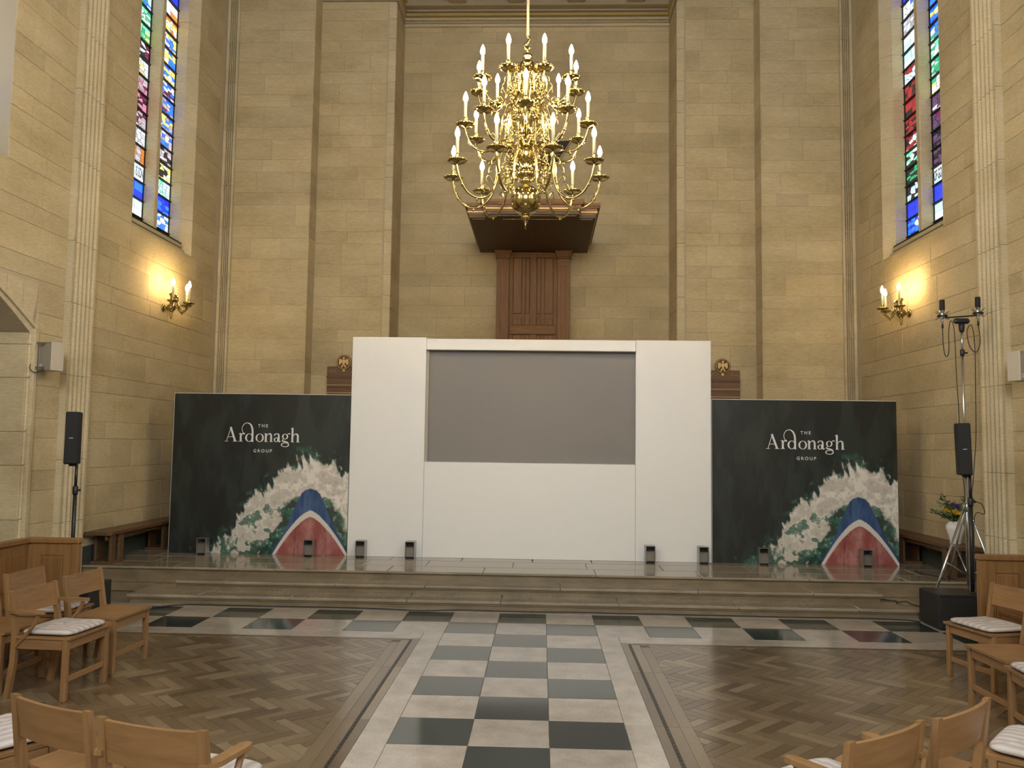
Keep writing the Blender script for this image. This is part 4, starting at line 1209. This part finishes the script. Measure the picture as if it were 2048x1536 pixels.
# ------------------------------------------------------------ loudspeakers
def column_speaker(x, y, zsub, label, tilt, sub_label, sx0, sx1, sy0, sy1, zt):
    sb = empty('subwoofer', ((sx0+sx1)/2, (sy0+sy1)/2, 0), 0, sub_label, 'subwoofer', 'black subwoofers')
    hw, hd = (sx1-sx0)/2, (sy1-sy0)/2
    MB().box(-hw, hw, -hd+.012, hd, .012, zsub, .008).build('cabinet', M_BLACK, sb)
    MB().box(-hw+.012, hw-.012, -hd, -hd+.014, .025, zsub-.03, .004).build('front_grille', M_GRILLE, sb)
    for a in (-1, 1):
        for c in (-1, 1): MB().lathe([(.02, 0), (.02, .012)], 10, Matrix.Translation((a*(hw-.05), c*(hd-.06), 0)), False).build('rubber_foot', M_BLACK, sb)
    MB().lathe([(.03, zsub), (.03, zsub+.008), (.022, zsub+.012)], 16, Matrix.Translation((x-(sx0+sx1)/2, y-(sy0+sy1)/2, 0))).build('pole_socket', M_BLACK, sb)
    r = empty('column_speaker', (x, y, zsub+.012), 0, label, 'loudspeaker', 'slim column speakers on poles')
    z = lambda q: q-zsub-.012
    MB().lathe([(.0185, 0), (.0185, z(1.25))], 14).build('lower_pole', M_BLACK, r)
    MB().lathe([(.014, z(1.25)), (.014, z(zt-.5))], 14).build('upper_pole', M_BLACK, r)
    MB().lathe([(.024, z(1.20)), (.026, z(1.22)), (.026, z(1.27)), (.02, z(1.285))], 14).build('collar', M_BLACK, r)
    MB().tube([(0, 0, z(1.245)), (.05, 0, z(1.245))], .011, 8).build('knob', M_BLACK, r)
    Mx = Matrix.Rotation(math.radians(tilt), 4, 'Y')
    cx = -.05 if x > 0 else -.05
    T = Matrix.Translation((cx, 0, z(zt-.52)))
    Rz = Matrix.Rotation(math.radians(18 if x < 0 else -16), 4, 'Z')
    TT = T @ Mx @ Rz
    MB().box(-.062, .062, -.075, .085, 0, .52, .01, TT).build('cabinet', M_BLACK, r)
    MB().box(-.056, .056, -.083, -.074, .012, .508, .003, TT).build('front_grille', M_GRILLE, r)
    MB().box(-.018, .018, -.086, -.082, .255, .263, .001, TT).build('badge', M_BADGE, r)
    MB().box(-.02, .03, -.02, .02, -.02, .02, .003, T).build('pole_mount', M_BLACK, r)
column_speaker(4.475, 8.49, .345, 'black column speaker on a pole above the right subwoofer', -1.5, 'black subwoofer box beside the right end of the steps', 4.07, 4.54, 8.33, 8.77, 2.03)
column_speaker(-4.45, 8.10, .345, 'black column speaker on a pole against the left wall', 0, 'black subwoofer half hidden behind the left chairs', -4.62, -4.15, 7.88, 8.32, 2.02)

for s, ln in ((-1, 'cream wall loudspeaker on a bracket beside the left pilaster'), (1, 'cream wall loudspeaker cut by the right edge of the photo')):
    r = empty('wall_speaker', (s*W, 8.60, 2.47), 0, ln, 'loudspeaker', 'cream wall loudspeakers')
    d = -s
    MB().box(d*.0, d*.012, -.16, -.08, .02, .30, .002).build('wall_plate', M_STEELIN, r)
    q = MB()
    for z_ in (.03, .29): q.box(d*.01, d*.12, -.135, -.105, z_-.006, z_+.006, .002)
    q.build('bracket_arm', M_STEELIN, r)
    ang = math.radians(-28 if s < 0 else 28)
    T = Matrix.Translation((d*.17, .02, .0)) @ Matrix.Rotation(ang if s < 0 else ang, 4, 'Z')
    # tapered cabinet facing down the nave and inwards
    v = []
    for z_ in (0, .30):
        v += [(-.115, -.11, z_), (.115, -.11, z_), (.085, .03, z_), (-.085, .03, z_)]
    q = MB().add(v, [(0, 1, 5, 4), (1, 2, 6, 5), (2, 3, 7, 6), (3, 0, 4, 7), (3, 2, 1, 0), (4, 5, 6, 7)], False, T); q.build('cabinet', M_CREAM, r)
    MB().box(-.107, .107, -.122, -.109, .008, .292, .004, T).build('front_grille', M_CREAMG, r)
    q = MB()
    for xa, xb, za, zb in ((-.115, .115, 0, .008), (-.115, .115, .292, .30), (-.115, -.107, .008, .292), (.107, .115, .008, .292)): q.box(xa, xb, -.126, -.108, za, zb, .001, T)
    q.build('grille_frame', M_CREAM, r)
    for i in range(2):
        for j in range(2): MB().box(-.09+.022*i, -.072+.022*i, -.1245, -.121, .03+.022*j, .047+.022*j, .001, T).build('badge', M_EDGEW, r)
    MB().tube(catmull([(d*.01, -.17, .06), (d*.03, -.2, .0), (d*.05, -.14, -.03), (d*.10, -.1, .0), (d*.15, -.05, .02)], 5), .004, 6).build('cable', M_CABLE, r)

# ------------------------------------------------------------ microphone stand
MX, MY = 4.76, 9.14
r = empty('microphone_stand', (MX, MY, 0), 0, 'tall steel tripod stand with a microphone bar at the right', 'stand')
MB().lathe([(.017, .32), (.017, 1.5)], 14).build('lower_pole', M_TRIPOD, r)
MB().lathe([(.014, 1.5), (.014, 2.82)], 14).build('middle_pole', M_GILT if False else M_TRIPOD, r)
MB().lathe([(.011, 2.82), (.011, 3.06)], 14).build('upper_pole', M_TRIPOD, r)
for z_, w_ in ((1.5, .024), (2.82, .021)):
    MB().lathe([(w_, z_-.03), (w_+.003, z_-.01), (w_+.003, z_+.03), (w_, z_+.035)], 14).build('collar', M_BLACK, r)
    MB().tube([(0, 0, z_), (.055, 0, z_)], .009, 8).build('clamp_knob', M_BLACK, r)
MB().lathe([(.03, 1.10), (.036, 1.12), (.036, 1.17), (.03, 1.19)], 14).build('leg_hub', M_TRIPOD, r)
for (fx, fy, fz) in ((-.51, -.22, .10), (.36, -.09, .005), (.06, .55, .29)):
    q = MB().tube([(fx*.06, fy*.06, 1.14), (fx, fy, fz+.02)], .0125, 10); lg = q.build('leg', M_TRIPOD, r)
    MB().lathe([(.016, fz), (.018, fz+.01), (.014, fz+.045)], 10, Matrix.Translation((fx, fy, 0))).build('rubber_foot', M_BLACK, lg)
    MB().tube([(0, 0, .42), (fx*.55, fy*.55, 1.14+(fz-1.14)*.55)], .007, 8).build('brace', M_TRIPOD, r)
MB().tube([(-.20, 0, 3.205), (.175, 0, 3.235)], .008, 8).build('crossbar', M_BLACK, r)
MB().box(-.085, .085, -.03, .03, 3.14, 3.20, .02).build('bar_clamp', M_BLACK, r)
MB().lathe([(.022, 3.05), (.026, 3.07), (.03, 3.10), (.03, 3.145)], 14).build('pole_adapter', M_BLACK, r)
for x_, z_, ln in ((-.205, 3.25, 'large silver condenser microphone on the left end of the bar'), (.18, 3.285, 'large silver condenser microphone on the right end of the bar')):
    m_ = empty('microphone', (MX+x_, MY, z_-.06), 0, ln, 'microphone', 'microphones on the bar')
    MB().lathe([(.010, -.06), (.012, -.01), (.012, .0), (.026, .01), (.027, .10)], 18).build('body', M_TRIPOD, m_)
    MB().lathe([(.027, .10), (.028, .105), (.028, .205), (.022, .214)], 18).build('grille', M_GRILLE, m_)
    MB().tube([(.045*math.cos(a), .045*math.sin(a), .035) for a in [2*PI*k/24 for k in range(25)]], .011, 6).build('shock_mount_ring', M_BLACK, m_)
    for k in range(6):
        a = 2*PI*k/6+.3; c, sn = math.cos(a), math.sin(a)
        MB().tube([(.03*c, .03*sn, .05), (.072*c, .072*sn, .085)], .003, 5).build('shock_mount_spike', M_BLACK, m_)
        MB().tube([(.03*c, .03*sn, .02), (.072*c, .072*sn, -.005)], .003, 5).build('shock_mount_spike', M_BLACK, m_)
    MB().lathe([(.011, -.10), (.011, -.062)], 10).build('plug', M_BLACK, m_)
o = MB().tube(catmull([(4.555, 9.14, 3.09), (4.548, 9.12, 2.9), (4.565, 9.11, 2.78), (4.60, 9.11, 2.82), (4.61, 9.12, 3.05), (4.63, 9.11, 3.17), (4.66, 9.10, 3.05), (4.67, 9.10, 2.6), (4.68, 9.09, 2.2), (4.69, 9.10, 1.7), (4.73, 9.11, 1.3), (4.74, 9.10, .6), (4.70, 9.05, .05), (4.6, 9.0, .008)], 6), .0045, 6).build('microphone_cable', M_CABLE)
prop(o, 'thin black cable hanging in a short loop from the left microphone', 'cable', 'microphone cables')
o = MB().tube(catmull([(4.94, 9.14, 3.125), (4.945, 9.12, 2.95), (4.90, 9.11, 2.83), (4.83, 9.11, 2.88), (4.80, 9.11, 3.05), (4.845, 9.10, 3.12), (4.875, 9.10, 2.9), (4.87, 9.10, 2.4), (4.86, 9.10, 1.9), (4.82, 9.10, 1.45), (4.80, 9.09, 1.25), (4.90, 9.09, 1.18), (4.92, 9.09, 1.08), (4.82, 9.09, 1.06), (4.80, 9.08, .6), (4.75, 8.98, .01), (4.6, 8.93, .008)], 6), .0045, 6).build('microphone_cable', M_CABLE)
prop(o, 'thin black cable hanging in a wide loop from the right microphone', 'cable', 'microphone cables')

# ------------------------------------------------------------ vase with flowers on the right bench
VX, VY, VZ = 5.03, 9.95, ZP+.38
r = empty('flower_vase', (VX, VY, VZ), 0, 'white glazed vase of yellow and purple flowers on the right bench', 'vase')
MB().lathe([(.058, 0), (.062, .012), (.058, .03), (.075, .10), (.098, .17), (.10, .20), (.085, .235), (.066, .25), (.07, .262), (.06, .262), (.055, .24)], 28).build('vase_body', M_VASE, r)
rg = random.Random(12)
def leaf(m, base, tip, wdt):
    b, t = Vector(base), Vector(tip); d = t-b; sd = d.cross(Vector((rg.uniform(-1, 1), rg.uniform(-1, 1), .3))).normalized()*wdt
    nn = sd.cross(d).normalized()*wdt*.3; mid = b+d*.5
    m.add([tuple(b), tuple(mid+sd), tuple(t), tuple(mid-sd), tuple(mid+nn)], [(0, 1, 4), (1, 2, 4), (2, 3, 4), (3, 0, 4)])
for k in range(18):
    a = rg.uniform(0, 2*PI); L = rg.uniform(.2, .36); e = rg.uniform(.35, 1.25)
    rad = min(L*math.cos(e), .30); dx, dy = math.cos(a)*rad, math.sin(a)*rad
    if dx > .10: dx = .10
    tip = (dx, dy, .26+L*math.sin(e))
    m = MB(); m.tube([(0, 0, .22), (dx*.4, dy*.4, .26+L*math.sin(e)*.55), tip], .003, 5)
    for i in range(16):
        t = .25+.75*i/16; bp = (dx*t, dy*t, .25+L*math.sin(e)*t); aa = rg.uniform(0, 2*PI)
        leaf(m, bp, (bp[0]+min(.05*math.cos(aa), .03), bp[1]+.05*math.sin(aa), bp[2]+rg.uniform(.0, .04)), .010)
    m.build('foliage_sprig', M_LEAF if k % 4 else M_LEAF2, r)
for k, (dx, dy, h) in enumerate(((-.02, -.03, .36), (.0, .04, .33), (-.12, -.13, .26))):
    m = MB()
    for i in range(3): leaf(m, (dx*.3, dy*.3, .22), (dx+rg.uniform(-.02, .02), dy+rg.uniform(-.02, .02), .26+h*.75), .010)
    m.build('long_leaf', M_LEAF2, r)
def flower(pos, mt, R, name):
    m = MB()
    for i in range(7):
        a = 2*PI*i/7; leaf(m, pos, (pos[0]+R*math.cos(a), pos[1]+R*math.sin(a), pos[2]+R*.7), R*.4)
        leaf(m, pos, (pos[0]+R*.5*math.cos(a+.4), pos[1]+R*.5*math.sin(a+.4), pos[2]+R*1.1), R*.35)
    m.build(name, mt, r)
for p_ in ((-.06, -.09, .36), (-.03, -.12, .345), (.03, -.11, .345), (-.09, .02, .37), (.05, -.08, .355)): flower(p_, M_YEL, .045, 'yellow_flower')
for p_ in ((.0, -.06, .42), (.03, -.03, .43), (-.02, -.02, .44)): flower(p_, M_PUR, .04, 'purple_flower')

# ------------------------------------------------------------ cables on the floor
rg = random.Random(3)
pts = [(-4.16, 8.15, .007), (-4.0, 8.35, .007), (-4.25, 8.55, .007), (-4.05, 8.66, .007), (-3.9, 8.62, .007)]
x = -3.6
while x < 3.9:
    pts.append((x, 8.835+rg.uniform(-.022, .004)-(.05 if abs(x+1.0) < .3 else 0), .007)); x += .42
pts += [(3.95, 8.80, .007), (4.06, 8.72, .007)]
o = MB().tube(catmull(pts, 4), .006, 6).build('floor_cable', M_CABLE); prop(o, 'long black cable lying along the foot of the lowest step', 'cable', 'cables on the floor')
o = MB().tube(catmull([(3.95, 9.45, .102), (4.02, 9.36, .102), (4.08, 9.34, .102), (4.05, 9.25, .103), (4.13, 9.22, .12), (4.16, 9.14, .104), (4.22, 9.05, .102), (4.25, 8.97, .102)], 5), .006, 6).build('floor_cable', M_CABLE); prop(o, 'short tangled black cable on the right end of the lowest step', 'cable', 'cables on the floor')
o = MB().tube(catmull([(4.75, 10.4, ZP+.007), (4.7, 10.2, ZP+.007), (4.76, 10.0, ZP+.007), (4.80, 9.86, ZP+.007), (4.79, 9.7, ZP+.007)], 5), .006, 6).build('floor_cable', M_CABLE); prop(o, 'black cable on the platform in front of the right bench', 'cable', 'cables on the floor')
